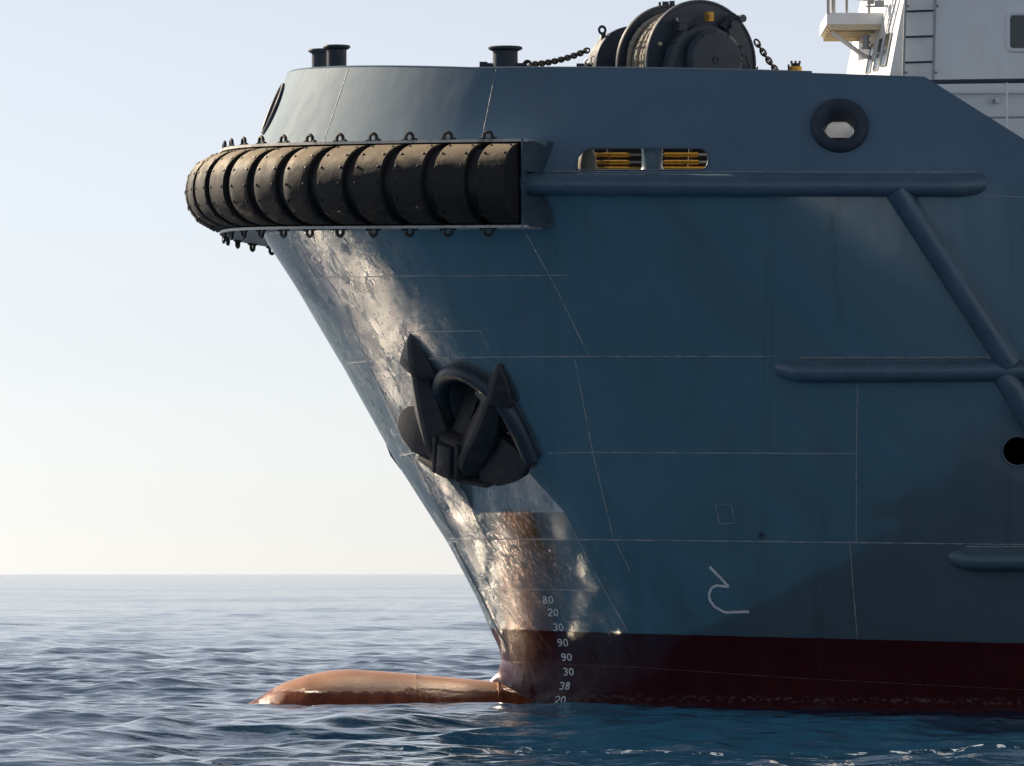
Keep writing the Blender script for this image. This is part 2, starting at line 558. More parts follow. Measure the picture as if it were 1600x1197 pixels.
# ------------------------------------------------------------------ water
def build_sea():
    def axis(dense_lo, dense_hi, step, lo, hi, grow):
        a = list(np.arange(dense_lo, dense_hi, step))
        s, x = step, a[-1]
        up = []
        while x < hi:
            s *= grow; x += s; up.append(x)
        s, x = step, a[0]
        dn = []
        while x > lo:
            s *= grow; x -= s; dn.append(x)
        return np.array(dn[::-1] + a + up)
    xs = axis(-13, 13, .085, -9000, 9000, 1.06)
    ys = axis(-38, 30, .11, -6000, 25000, 1.012)
    dx = np.gradient(xs); dy = np.gradient(ys)
    Xg, Yg = np.meshgrid(xs.astype(np.float32), ys.astype(np.float32))
    Zg = np.zeros_like(Xg); Xo = Xg.copy(); Yo = Yg.copy()
    SX, SY = np.meshgrid(dx.astype(np.float32), dy.astype(np.float32))
    main = R(-70)
    lee = (1 - .7 * np.exp(-((Xg - 2) / 10) ** 4 - ((Yg + 3) / 7.5) ** 4)).astype(np.float32)   # sheltered water close to the ship
    nw = 70
    lam = np.exp(np.linspace(math.log(.36), math.log(46), nw))
    for l in lam:
        k = 2 * math.pi / l
        if l < 7:
            slope = .046 if l < 1.6 else (.036 if l < 3.2 else .027)
            th = main + rng.normal(0, .75)
        else:
            slope = .0105
            th = R(-80) + rng.normal(0, .35)
        a = slope / k * rng.uniform(.6, 1.3)
        kx, ky = k * math.cos(th), k * math.sin(th)
        sp = np.maximum(SX * np.float32(abs(math.cos(th))), SY * np.float32(abs(math.sin(th))))
        att = np.clip((np.float32(l) / sp - np.float32(2.5)) / np.float32(2.5), 0, 1)
        ph = np.float32(kx) * Xg + np.float32(ky) * Yg + np.float32(rng.uniform(0, 2 * math.pi))
        # groups of waves, so crests come and go
        gx = np.sin(np.float32(.13 * k) * xs.astype(np.float32) + np.float32(rng.uniform(0, 6.28)))[None, :]
        gy = np.sin(np.float32(.09 * k) * ys.astype(np.float32) + np.float32(rng.uniform(0, 6.28)))[:, None]
        g = np.float32(.7) + np.float32(.6) * gx * gy
        if l > 9:
            a *= .75
        A = np.float32(a) * att * g * (lee if l > 1.8 else 1)
        Zg += A * np.sin(ph)
        cp = np.float32(.6) * A * np.cos(ph)
        Xo += np.float32(math.cos(th)) * cp
        Yo += np.float32(math.sin(th)) * cp
    # the curve of the earth
    D2 = Xg ** 2 + (Yg + 100) ** 2
    Zg -= D2 / (2 * 7.4e6)
    n, m = Xg.shape
    co = np.stack([Xo, Yo, Zg], -1).reshape(-1, 3).astype(np.float32)
    idx = np.arange(n * m).reshape(n, m)
    q = np.stack([idx[:-1, :-1], idx[:-1, 1:], idx[1:, 1:], idx[1:, :-1]], -1).reshape(-1, 4).astype(np.int32)
    me = bpy.data.meshes.new('sea')
    me.vertices.add(len(co)); me.vertices.foreach_set('co', co.ravel())
    me.loops.add(q.size); me.loops.foreach_set('vertex_index', q.ravel())
    me.polygons.add(len(q))
    me.polygons.foreach_set('loop_start', np.arange(0, q.size, 4, dtype=np.int32))
    me.polygons.foreach_set('use_smooth', np.ones(len(q), dtype=bool))
    me.update(calc_edges=True)
    mt, nt, b = nodes_of('sea_water')
    b.inputs['Base Color'].default_value = (.004, .032, .075, 1)
    b.inputs['Roughness'].default_value = .06
    b.inputs['IOR'].default_value = 1.333
    n1 = bump(nt, b, noise(nt, 1.0, 2, .5, objvec(nt, (.55, 1.1, 1))), .9, .095)
    n2 = bump(nt, b, noise(nt, 4.5, 3, .5, objvec(nt, (.7, 1.1, 1))), .8, .025, n1)
    # pale flecks painted in for sky reflections on the water beside the hull
    X, Y, Z = pos_parts(nt)
    rx = mathn(nt, 'POWER', mathn(nt, 'DIVIDE', mathn(nt, 'SUBTRACT', X, 3.2), 5.6), 2)
    ry = mathn(nt, 'POWER', mathn(nt, 'DIVIDE', mathn(nt, 'ADD', Y, 24.5), 4.5), 2)
    reg = mathn(nt, 'SUBTRACT', 1.0, mathn(nt, 'ADD', rx, ry), clamp=True)
    fn = noise(nt, 1.0, 6, .62, objvec(nt, (4.6, 1.5, 1)), .5)
    fm = ramp(nt, mathn(nt, 'ADD', fn, mathn(nt, 'MULTIPLY', reg, .14)), [(.62, 0.0), (.66, 1.0)])
    fm = mathn(nt, 'MULTIPLY', fm, mathn(nt, 'GREATER_THAN', reg, .02))
    nt.links.new(mixc(nt, fm, (.004, .032, .075), (.30, .38, .47)), b.inputs['Base Color'])
    nt.links.new(mathn(nt, 'ADD', .06, mathn(nt, 'MULTIPLY', fm, .5)), b.inputs['Roughness'])
    me.materials.append(mt)
    o = bpy.data.objects.new('sea', me)
    col.objects.link(o)
    tag(o, 'rippled dark blue sea reaching to the horizon', 'sea', kind='structure')
    print('sea quads', len(q))
build_sea()

# ------------------------------------------------------------------ the ship
ship = empty('ship')
tag(ship, 'dark blue-grey tug supply ship with black bow fender, red boot top and bulbous bow', 'ship')

# ---- hull shell
AFT = 20.0
def build_hull():
    zs = np.concatenate([np.linspace(-2.2, 0, 6)[:-1], np.linspace(0, 8, 74)])
    tau = np.linspace(0, 1, 130) ** 1.9
    port = []
    for z in zs:
        s = float(stem_x(z))
        x = s + (AFT - s) * tau
        zz = z - (ZK - zk(x)) * np.clip(z / 7.8, 0, 1.2) * .98
        y = half_b(x, zz); y[0] = 0
        port.append(list(zip(x.tolist(), (-y).tolist(), zz.tolist())))
    nr, nc = len(zs), len(tau)
    V = []; F = []
    pid = [[0] * nc for _ in range(nr)]; sid = [[0] * nc for _ in range(nr)]
    for i in range(nr):
        for j in range(nc):
            pid[i][j] = len(V); V.append(port[i][j])
    for i in range(nr):
        for j in range(nc):
            if j == 0:
                sid[i][j] = pid[i][j]
            else:
                x, y, z = port[i][j]
                sid[i][j] = len(V); V.append((x, -y, z))
    for i in range(nr - 1):
        for j in range(nc - 1):
            F.append((pid[i][j], pid[i][j + 1], pid[i + 1][j + 1], pid[i + 1][j]))
            F.append((sid[i][j], sid[i + 1][j], sid[i + 1][j + 1], sid[i][j + 1]))
    for i in (0, nr - 1):
        for j in range(nc - 1):
            if j == 0:
                F.append((pid[i][0], sid[i][1], pid[i][1]))
            else:
                F.append((pid[i][j], sid[i][j], sid[i][j + 1], pid[i][j + 1]))
    for i in range(nr - 1):
        F.append((pid[i][-1], sid[i][-1], sid[i + 1][-1], pid[i + 1][-1]))
    return mesh_obj('hull', V, F, M_HULL, ship, sharp=30)
hull = build_hull()

# anchor pocket, hawse opening and side thruster hole
PK = dict(sill_l=(741, 801), sill_r=(882, 801), top_r=(832, 668), top_l=(690, 668))
def pocket_cutter(mirror=False):
    bl, br = hit(*PK['sill_l']), hit(*PK['sill_r'])
    tr, tl = hit(*PK['top_r']), hit(*PK['top_l'])
    z0 = (bl.z + br.z) / 2; bl.z = br.z = z0
    t = (br - bl); t.z = 0
    n = Vector((t.y, -t.x, 0)).normalized()
    if n.y > 0: n = -n
    zt = tl.z + .15
    # the back face rises almost plumb from the sill while the flare leans out above it
    def up(p, q):
        f = (zt - z0)
        base = p + Vector(((q.x - p.x), (q.x - p.x) * t.y / t.x, 0))
        return Vector((base.x, base.y, zt)) + n * .24
    btl, btr = up(bl, tl), up(br, tr)
    m = MB()
    m.hexa([bl, br, br + n * 2.2 - Vector((0, 0, .0)), bl + n * 2.2], [btl, btr, btr + n * 2.2, btl + n * 2.2])
    if mirror:
        m.v = [Vector((v.x, -v.y, v.z)) for v in m.v]
    return m
HAWSE = [(728, 706), (708, 668), (694, 628), (690, 600), (697, 580), (712, 573), (732, 578), (756, 594), (780, 616), (800, 640), (818, 678), (834, 716)]
def hawse_cutter(mirror=False):
    inner = [(736, 700), (716, 664), (704, 628), (700, 606), (706, 592), (716, 587), (732, 592), (752, 606), (772, 626), (790, 650), (806, 684), (818, 710)]
    P = [hit(*p) for p in inner]
    c = sum(P, Vector()) / len(P)
    n = hull_normal(hit(750, 640))
    m = MB().prism([p + n * .5 for p in P], -n * 2.2)
    if mirror:
        m.v = [Vector((v.x, -v.y, v.z)) for v in m.v]
    return m
thr = hit(1590, 705)
cut_thr = MB().revolve([(-1.0, .215), (3.6, .215)], thr, (0, 1, 0), 32)
boolean(hull, [pocket_cutter(), hawse_cutter(), pocket_cutter(True), hawse_cutter(True), cut_thr], sharp=30)

MB().revolve([(1.5, 0), (1.5, .214)], thr, (0, 1, 0), 32).build('thruster_shade_disc', M_BLACK, hull)  # black disc added inside the hole to stand for its dark depth

MB().torus(thr + Vector((0, -.02, 0)), hull_normal(thr), .225, .016, 36, 6).build('thruster_rim', M_TUBE, hull, smooth=True)

# ---- hull fittings that follow the plating
def dens(pts, step=9):
    out = []
    for (a, b), (c, d) in zip(pts[:-1], pts[1:]):
        k = max(1, int(math.hypot(c - a, d - b) / step))
        out += [(a + (c - a) * i / k, b + (d - b) * i / k) for i in range(k)]
    return out + [pts[-1]]

def seam(pts, r=.013, name='weld_seam', parent=None, mat=None):
    P = [on_hull(x, y, .001) for x, y in dens(pts)]
    P = [p + Vector((0, 0, random.uniform(-.002, .002))) for p in P]
    rs = [r * random.choice((.35, .6, .9, 1.0, 1.2)) for _ in P]
    return MB().tube(P, rs, 5).build(name, mat or M_WELD, parent or hull, smooth=True)

for pts in ([(466, 440), (520, 433), (640, 431), (760, 431), (886, 430)],
            [(542, 568), (600, 562), (760, 558), (920, 557)],
            [(920, 557), (1060, 557), (1215, 557)],
            [(626, 712), (648, 708)],
            [(858, 708), (925, 707), (1335, 709)],
            [(704, 842), (900, 843), (1180, 846), (1600, 851)],
            [(748, 921), (840, 921), (934, 923)],
            [(820, 361), (872, 456), (920, 557)],
            [(898, 560), (926, 707), (958, 840)],
            [(960, 842), (985, 893)],
            [(882, 802), (935, 905), (982, 988)],
            [(741, 803), (760, 840), (776, 862)],
            [(626, 519), (750, 517), (770, 557)],
            [(626, 519), (634, 538)],
            [(1340, 600), (1338, 708), (1338, 846)],
            [(1328, 848), (1334, 930), (1340, 1000)],
            [(1118, 788), (1143, 788), (1148, 817), (1124, 819), (1118, 788)],
            [(790, 1034), (1000, 1043), (1250, 1060), (1600, 1078)],
            [(488, 398), (540, 480), (572, 562), (640, 700), (708, 838)],
            [(1600, 308), (1530, 306)]):
    seam(pts, .006 if pts[0][1] > 1000 else .010, mat=M_REDWELD if pts[0][1] > 1000 else None)

pe = on_hull(1190, 836, .02)
MB().torus(pe, (0, 1, 0), .035, .012, 12, 6).build('pad_eye', M_DARKSTEEL, hull, smooth=True)
# stem bar edge
MB().tube([on_hull(x, y, .004) for x, y in dens([(708, 846), (730, 890), (752, 932), (776, 982), (790, 1006), (794, 1022)])], .014, 6).build('stem_bar_edge', M_WELD, hull, smooth=True)

# ---- painted marks
GLY = {'0': [[(.5, 0), (.85, .12), (1, .5), (.85, .88), (.5, 1), (.15, .88), (0, .5), (.15, .12), (.5, 0)]],
       '2': [[(0, .82), (.2, 1), (.8, 1), (1, .8), (.9, .55), (.3, .25), (0, 0), (1, 0)]],
       '3': [[(0, .9), (.3, 1), (.8, .98), (1, .78), (.75, .55), (.4, .52)], [(.6, .53), (1, .3), (.8, .05), (.3, 0), (0, .12)]],
       '8': [[(.5, .53), (.1, .7), (.2, .95), (.5, 1), (.8, .95), (.9, .7), (.5, .53), (.02, .3), (.15, .04), (.5, 0), (.85, .04), (.98, .3), (.5, .53)]],
       '9': [[(.95, .6), (.6, .45), (.15, .52), (.02, .75), (.2, .96), (.6, 1), (.92, .86), (.97, .5), (.85, .15), (.5, 0), (.1, .06)]]}
def ribbon(pts, w, mb, off=.014):
    """painted stroke on the hull, pts in pixels of the photograph, w half width"""
    pts = dens(pts, 3)
    n = len(pts)
    P = []
    for i, (x, y) in enumerate(pts):
        a = pts[max(i - 1, 0)]; b = pts[min(i + 1, n - 1)]
        tx, ty = b[0] - a[0], b[1] - a[1]
        l = math.hypot(tx, ty) or 1
        nx, ny = -ty / l * w, tx / l * w
        P.append([on_hull(x + nx, y + ny, off), on_hull(x - nx, y - ny, off)])
    mb.grid(P)
marks = [('80', 849, 936), ('20', 857, 956), ('30', 865, 979), ('90', 872, 1003), ('90', 878, 1026), ('30', 881, 1049), ('38', 877, 1071), ('20', 870, 1093)]
for s, x, y in marks:
    mb = MB()
    lean = 0.12 if y < 1060 else -.25
    for i, ch in enumerate(s):
        for st in GLY[ch]:
            ribbon([(x + i * 9 + u * 6 + lean * (1 - v) * 9, y - 5 + (1 - v) * 10.5) for u, v in st], .95, mb)
    mb.build('draft_mark', M_MARK, hull)
mb = MB()
ribbon([(1109, 885), (1124, 900), (1139, 916)], 2.2, mb)
ribbon([(1139, 916), (1120, 914), (1112, 918), (1108, 928), (1110, 938), (1117, 947), (1127, 953), (1134, 956), (1171, 955)], 2.0, mb, .016)
mb.build('hull_symbol', M_MARK, hull)['label'] = 'white hooked line symbol painted on the hull side'

# ---- bulbous bow
def build_bulb():
    prof = [(-4.62, .0), (-4.6, .14), (-4.5, .36), (-4.3, .60), (-4.1, .73), (-3.95, .82), (-3.8, .92), (-3.55, 1.05), (-3.2, 1.17), (-2.8, 1.24), (-2.5, 1.255), (-2.0, 1.22),
            (-1.2, 1.15), (-.4, 1.075), (.2, 1.03), (1.2, 1.0), (3.0, .9)]
    xs = np.array([p[0] for p in prof]); rs = np.array([p[1] for p in prof])
    P = []
    for t in np.linspace(0, 1, 90):
        x = -4.62 + 7.6 * t ** 1.5
        r = float(np.interp(x, xs, rs))
        P.append([(x, math.cos(a) * r * .86, -.71 + math.sin(a) * r) for a in np.linspace(0, 2 * math.pi, 48, endpoint=False)])
    o = MB().grid(P, wrap_v=True).build('bulbous_bow', M_BULB, ship, smooth=True)
    for x in (-1.50, -.22):
        r = float(np.interp(x, xs, rs)) + .004
        c = [(x + (.22 if x > -1 else .28) * (1 - math.sin(a)) * .5, math.cos(a) * r * .86, -.71 + math.sin(a) * r) for a in np.linspace(R(-20), R(200), 40)]
        MB().tube(c, .011, 6).build('weld_seam', M_BULB, o, smooth=True)
    return o
build_bulb()

# ---- bulwark: inward leaning, faceted plating with openings
TOPX = np.array([-4.4, -3.55, -2.9, -.6, 6.05, 7.55, 8.3, 30]); TOPZ = np.array([9.86, 9.82, 9.75, 9.56, 9.33, 8.34, 7.95, 7.95])
kx = -4.29 + (13.6 + 4.3) * np.linspace(0, 1, 1500) ** 2
kpts = np.stack([kx, -half_b(kx, zk(kx) + 0 * kx)], 1)
kpts[0] = (float(stem_x(ZK)), 0)
karc = np.concatenate([[0], np.cumsum(np.hypot(*np.diff(kpts, axis=0).T))])
_kc = {}
def knuckle(s):
    k = round(float(s), 5)
    if k not in _kc:
        _kc[k] = _knuckle(k)
    p, o = _kc[k]
    return p.copy(), o.copy()

def _knuckle(s):
    """point and outward direction on the knuckle curve at signed arc length (port positive)"""
    sg = 1 if s >= 0 else -1
    a = abs(s)
    x = float(np.interp(a, karc, kpts[:, 0])); y = float(np.interp(a, karc, kpts[:, 1]))
    e = .06
    x0 = float(np.interp(max(a - e, 0), karc, kpts[:, 0])); y0 = float(np.interp(max(a - e, 0), karc, kpts[:, 1]))
    if a < e:
        y0 = -y0 if a == 0 else y0
    x1 = float(np.interp(a + e, karc, kpts[:, 0])); y1 = float(np.interp(a + e, karc, kpts[:, 1]))
    if a == 0:
        return Vector((x, 0, float(zk(x)))), Vector((-1, 0, 0))
    t = Vector((x1 - x0, y1 - y0, 0)).normalized()
    o = Vector((t.y, -t.x, 0))
    return Vector((x, y * sg, float(zk(x)))), Vector((o.x, o.y * sg, 0)).normalized()

def s_of_px(px):
    """arc length where the knuckle shows at a column of the photograph"""
    lo, hi = 0.3, 13.0
    for _ in range(50):
        m = (lo + hi) / 2
        p, o = knuckle(m)
        if project(p)[0] < px: lo = m
        else: hi = m
    return lo

SEAM_S = [s_of_px(482), s_of_px(738)]
def build_bulwark():
    ss = [0, .35, .7, 1.05, 1.4, 1.75, 2.1, 2.45, 2.8, 3.15, 3.5, 3.85, 4.25, 4.7, 5.2, 5.75, 6.4, 7.2, 8.1, 9.0, 9.9, 10.9, 11.9, 12.6, 13.4, 14.4, 15.4, 17]
    for sb in SEAM_S:
        ss = [s for s in ss if abs(s - sb) > .16] + [sb]
    for xb in (6.05, 7.55, 8.3):
        sb = float(np.interp(xb, kpts[:, 0], karc))
        ss = [s for s in ss if abs(s - sb) > .45] + [sb]
    ss.sort()
    cols = [-s for s in ss[:0:-1]] + ss
    O, I = [], []
    for s in cols:
        p, o = knuckle(s)
        base = p.copy()
        # height at the leaned-in top edge
        x = p.x
        for _ in range(6):
            zt = float(np.interp(x, TOPX, TOPZ))
            x = p.x - o.x * .41 * max(0, zt - p.z)
        h = max(.12, zt - p.z)
        def q(f, inn):
            d = f * h
            return p - o * (.41 * d + inn) + Vector((0, 0, d))
        O.append([q(f, 0) for f in (0, .5, 1)]); I.append([q(f, .05) for f in (0, .5, 1)])
    rows = []
    for o_, i_ in zip(O, I):
        rows.append([o_[0], o_[1], o_[2], i_[2], i_[1], i_[0]])
    mb = MB().grid(rows, wrap_v=True)
    n = len(rows)
    mb.f.append(tuple(range(6))); mb.m.append(0)
    mb.f.append(tuple(range((n - 1) * 6, n * 6))[::-1]); mb.m.append(0)
    o = mb.build('bulwark', M_BUL, ship)
    # slot-shaped mooring opening
    c = []
    z = CAM_H
    pl = [(900, 262), (903, 246), (911, 236), (922, 231), (1096, 232), (1104, 237), (1107, 246), (1106, 256), (1102, 263), (1096, 266), (906, 266)]
    P = [at(x, y, -6.3) for x, y in pl]
    cuts = [MB().prism([p + Vector((0, -1.5, 0)) for p in P], (0, 3, 0))]
    C = hit(1312, 198)
    cuts.append(MB().revolve([(-1.2, .30), (1.2, .30)], C, (0, 1, 0), 36))
    f0 = FAIR0
    cuts.append(MB().add(*ellipse_prism(f0[0], f0[1], f0[2], f0[3], .30, .39)))
    boolean(o, cuts, sharp=24)
    return o

def ellipse_prism(c, n, u, v, ru, rv, depth=.5, k=28):
    P = [c + u * (math.cos(a) * ru) + v * (math.sin(a) * rv) for a in np.linspace(0, 2 * math.pi, k, endpoint=False)]
    vs = [p + n * depth for p in P] + [p - n * depth for p in P]
    fs = [tuple(range(k)), tuple(range(2 * k - 1, k - 1, -1))] + [(i, k + i, k + (i + 1) % k, (i + 1) % k) for i in range(k)]
    return vs, fs
# stem fairlead, just to port of the centreline
_p, _o = knuckle(.85)
_v = (Vector((0, 0, 1)) - _o * .41).normalized()
_n = (_o + Vector((0, 0, .41))).normalized()
FAIR0 = (_p + _v * 1.27 / _v.z * 1.0, _n, _n.cross(_v).normalized(), _v)
bulwark = build_bulwark()
# rims
c, n_, u_, v_ = FAIR0
MB().tube([c + u_ * (math.cos(a) * .31) + v_ * (math.sin(a) * .40) + n_ * .01 for a in np.linspace(0, 2 * math.pi, 40, endpoint=False)], .035, 8, closed=True).build('bow_fairlead', M_DARKSTEEL, bulwark, smooth=True)
C = hit(1312, 198)
nC = hull_normal(C)
mb = MB()
mb.revolve([(.20, .20), (.10, .205), (.0, .225), (-.08, .26), (-.135, .315), (-.15, .36), (-.12, .405), (-.05, .425), (.02, .425), (.02, .36), (.2, .26), (.2, .20)], C, (-nC.x, -nC.y, -nC.z), 48, cap=False)
mb.build('round_fairlead', M_DARKSTEEL, bulwark, smooth=True, sharp=50)
# capping bar along the top edge
capp = []
for s in np.linspace(-6.5, 12.15, 120):
    p, o = knuckle(s)
    x = p.x
    for _ in range(6):
        zt = float(np.interp(x, TOPX, TOPZ)); x = p.x - o.x * .41 * max(0, zt - p.z)
    capp.append(p - o * (.41 * (zt - p.z) + .025) + Vector((0, 0, zt - p.z + .008)))
MB().tube(capp, .022, 6).build('capping_bar', M_TUBE, bulwark, smooth=True)
# butt welds of the bulwark plates
for s_ in SEAM_S:
    p, o = knuckle(s_)
    MB().tube([p - o * (.41 * d - .001) + Vector((0, 0, d)) for d in np.linspace(.3, float(np.interp(p.x - o.x * .7, TOPX, TOPZ)) - p.z - .02, 24)], [.0035 * random.uniform(.6, 1.5) for _ in range(24)], 6).build('weld_seam', M_DARKSTEEL if s_ < 3 else M_WELD, bulwark, smooth=True)
# slot lip
sl = dens([(900, 262), (903, 246), (911, 236), (922, 231), (1096, 232), (1104, 237), (1107, 246), (1106, 256), (1102, 263), (1096, 266), (906, 266), (900, 262)], 7)
MB().tube([on_hull(x, y, .004) for x, y in sl[:-1]], .011, 6, closed=True).build('slot_lip', M_TUBE, bulwark, smooth=True)

# ---- deck
dk = []
for s in np.linspace(0.3, 16.5, 40):
    p, o = knuckle(s); dk.append(p - o * .10)
mb = MB()
mb.grid([[(p.x, p.y, p.z + .03) for p in dk], [(p.x, -p.y, p.z + .03) for p in dk]])
mb.build('deck', M_DECK, ship)

# ---- rub rail tubes welded on the side
def pipe(name, pts, r, ends=(None, None)):
    P = []
    d = dens(pts, 14)
    n = len(d)
    for i, (x, y) in enumerate(d):
        off = r * .45
        P.append(on_hull(x, y, off))
    if ends[0]:
        nn = hull_normal(P[0]); k = ends[0]
        P = [P[0] + (P[0] - P[1]).normalized() * (k * r * 2.2) - nn * r * 1.25, P[0] + (P[0] - P[1]).normalized() * (k * r * .7) - nn * r * .28] + P
    if ends[1]:
        nn = hull_normal(P[-1]); k = ends[1]
        P = P + [P[-1] + (P[-1] - P[-2]).normalized() * (k * r * .7) - nn * r * .28, P[-1] + (P[-1] - P[-2]).normalized() * (k * r * 2.2) - nn * r * 1.25]
    return MB().tube(P, r, 20, up=(0, 0, 1)).build(name, M_TUBE, ship, smooth=True)
pipe('rub_rail', [(822, 287), (1493, 289)], .165, (None, 1))
pipe('rub_rail', [(1400, 294), (1578, 568)], .185)
pipe('rub_rail', [(1258, 578), (1600, 577), (1700, 577)], .165, (1, None))
pipe('rub_rail', [(1574, 592), (1640, 704)], .185, (1, None))
pipe('rub_rail', [(1528, 873), (1700, 873)], .16, (1, None))
# weld fillets of the tubes
for pts in ([(860, 268), (1525, 269)], [(1250, 559), (1560, 558)], [(1386, 300), (1545, 560)], [(1425, 300), (1588, 556)], [(1510, 854), (1600, 854)]):
    seam(pts, .008)

# ---- bow fender
SEG = .665
S0 = s_of_px(822) 
fender = empty('bow_fender', parent=ship)
fender['label'] = 'segmented black rubber D-shaped fender wrapped round the bow'
HH, DEP, BASE = .60, .74, .09
def fprof(phi, k=1.0):
    c, s = math.cos(phi), math.sin(phi)
    return BASE + DEP * k * (abs(c) ** .85), HH * (k if k > .97 else k * .99) * (abs(s) ** .92) * (1 if s >= 0 else -1)
def fpoint(s, phi, k=1.0):
    p, o = knuckle(s)
    a, b = fprof(phi, k)
    return p + o * a + Vector((0, 0, b))
phis = np.linspace(-math.pi / 2, math.pi / 2, 19)
i = 0
s_hi = S0
bounds = []
s = S0 - .50
while s > -S0 + .5:
    bounds.append(s); s -= SEG
bounds = [S0] + bounds + [-S0]
for a, b in zip(bounds[:-1], bounds[1:]):
    g = .088
    s1, s0 = a - (g if a != S0 else 0), b + (g if b != -S0 else 0)
    rows = []
    w = s1 - s0
    jit = random.uniform(-.008, .008)
    for f, k in ((0, .88), (.008, .985), (.03, 1.0 + jit), (.3, 1.0 + jit), (.5, 1.002 + jit), (.7, 1.0 + jit), (.97, 1.0 + jit), (.992, .985), (1, .88)):
        rows.append([fpoint(s0 + w * f, ph, k) for ph in phis])
    mb = MB().grid(rows)
    # close the ends and the back
    for r_ in (rows[0], rows[-1]):
        mb.add(r_, [tuple(range(len(r_)))])
    # bolt heads along both edges
    for f in (.13, .87):
        for ph in np.linspace(R(-66), R(66), 7):
            c = fpoint(s0 + w * f, ph, 1.0 + jit); c2 = fpoint(s0 + w * f, ph, 1.05)
            mb.revolve([(-.01, .022), (.010, .022), (.013, .012)], c, (c2 - c), 7, mi=1)
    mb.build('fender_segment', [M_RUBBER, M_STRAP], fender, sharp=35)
shackle_me = None
def ring_mesh():
    mb = MB()
    mb.torus((0, 0, .02), (0, 1, 0), .068, .026, 16, 7)
    mb.box((0, 0, -.045), (.05, .035, .025))
    mb.tube([(-.12, 0, -.03), (.12, 0, -.03)], .022, 6)
    mb.revolve([(-.02, .04), (.02, .04)], (-.11, 0, -.03), (1, 0, 0), 7).revolve([(-.02, .04), (.02, .04)], (.11, 0, -.03), (1, 0, 0), 7)
    return mb
for s in bounds[1:-1]:
    rows = [[fpoint(s + d, ph, .90) for ph in phis] for d in (-.10, 0, .10)]
    MB().grid(rows).build('fender_strap', M_STRAP, fender, smooth=True)
    p, o = knuckle(s)
    t = Vector((-o.y, o.x, 0))
    for sg in (1, -1):
        M = Matrix((( t.x, -o.x, 0, 0), (t.y, -o.y, 0, 0), (0, 0, sg, 0), (0, 0, 0, 1)))
        pos = p + o * (BASE + .14) + Vector((0, 0, sg * (HH + .075)))
        if shackle_me is None:
            ob = ring_mesh().build('shackle', M_SHACKLE, fender, smooth=True)
            shackle_me = ob.data
        else:
            ob = bpy.data.objects.new('shackle', shackle_me); col.objects.link(ob); attach(ob, fender)
        ob.matrix_basis = Matrix.Translation(pos) @ M
# steel shelves that carry the fender
sl_s = np.linspace(-S0, S0 + .12, 90)
for sg in (1, -1):
    rows = []
    for s in sl_s:
        p, o = knuckle(s)
        inn = -.75 if sg < 0 else -.42
        rows.append([p + o * inn + Vector((0, 0, sg * (HH + .012))), p + o * (BASE + .2) + Vector((0, 0, sg * (HH + .012))),
                     p + o * (BASE + .2) + Vector((0, 0, sg * (HH + .052))), p + o * inn + Vector((0, 0, sg * (HH + .052)))])
    MB().grid(rows, wrap_v=True).add([r for r in rows[-1]], [(0, 1, 2, 3)]).build('fender_shelf', M_SHELF if sg > 0 else M_SHELF, fender)
# end plate with brackets
p, o = knuckle(S0 + .05)
t = Vector((-o.y, o.x, 0)); t = t if t.x > 0 else -t
mb = MB()
poly = [p + o * -.3 + Vector((0, 0, HH + .05)), p + o * (BASE + .22) + Vector((0, 0, HH + .05)), p + o * (BASE + .20) + Vector((0, 0, -HH - .05)), p + o * -.3 + Vector((0, 0, -HH - .05))]
mb.prism(poly, t * .03)
for zz in (HH + .03, -HH - .03):
    sgn = -1 if zz > 0 else 1
    mb.prism([p + o * (BASE + .2) + Vector((0, 0, zz)) + t * .03, p + o * -.25 + Vector((0, 0, zz)) + t * .28, p + o * -.25 + Vector((0, 0, zz + sgn * .03)) + t * .28, p + o * (BASE + .2) + Vector((0, 0, zz + sgn * .03)) + t * .03][:3], Vector((0, 0, sgn * .45)))
mb.build('fender_end_plate', M_TUBE, fender)

# ---- hawse bolster: an inverted U of heavy half round
hp = dens(HAWSE, 8)
P = [on_hull(x, y, .06) for x, y in hp]
# smooth the path
for _ in range(6):
    P = [P[0]] + [(P[i - 1] + P[i] * 2 + P[i + 1]) / 4 for i in range(1, len(P) - 1)] + [P[-1]]
MB().tube(P, .14, 14).build('hawse_bolster', M_BOLSTER, hull, smooth=True)
edge = [p + hull_normal(p) * .02 for p in P]
# pocket sill roller bar
a, b = hit(838, 742), hit(772, 742)

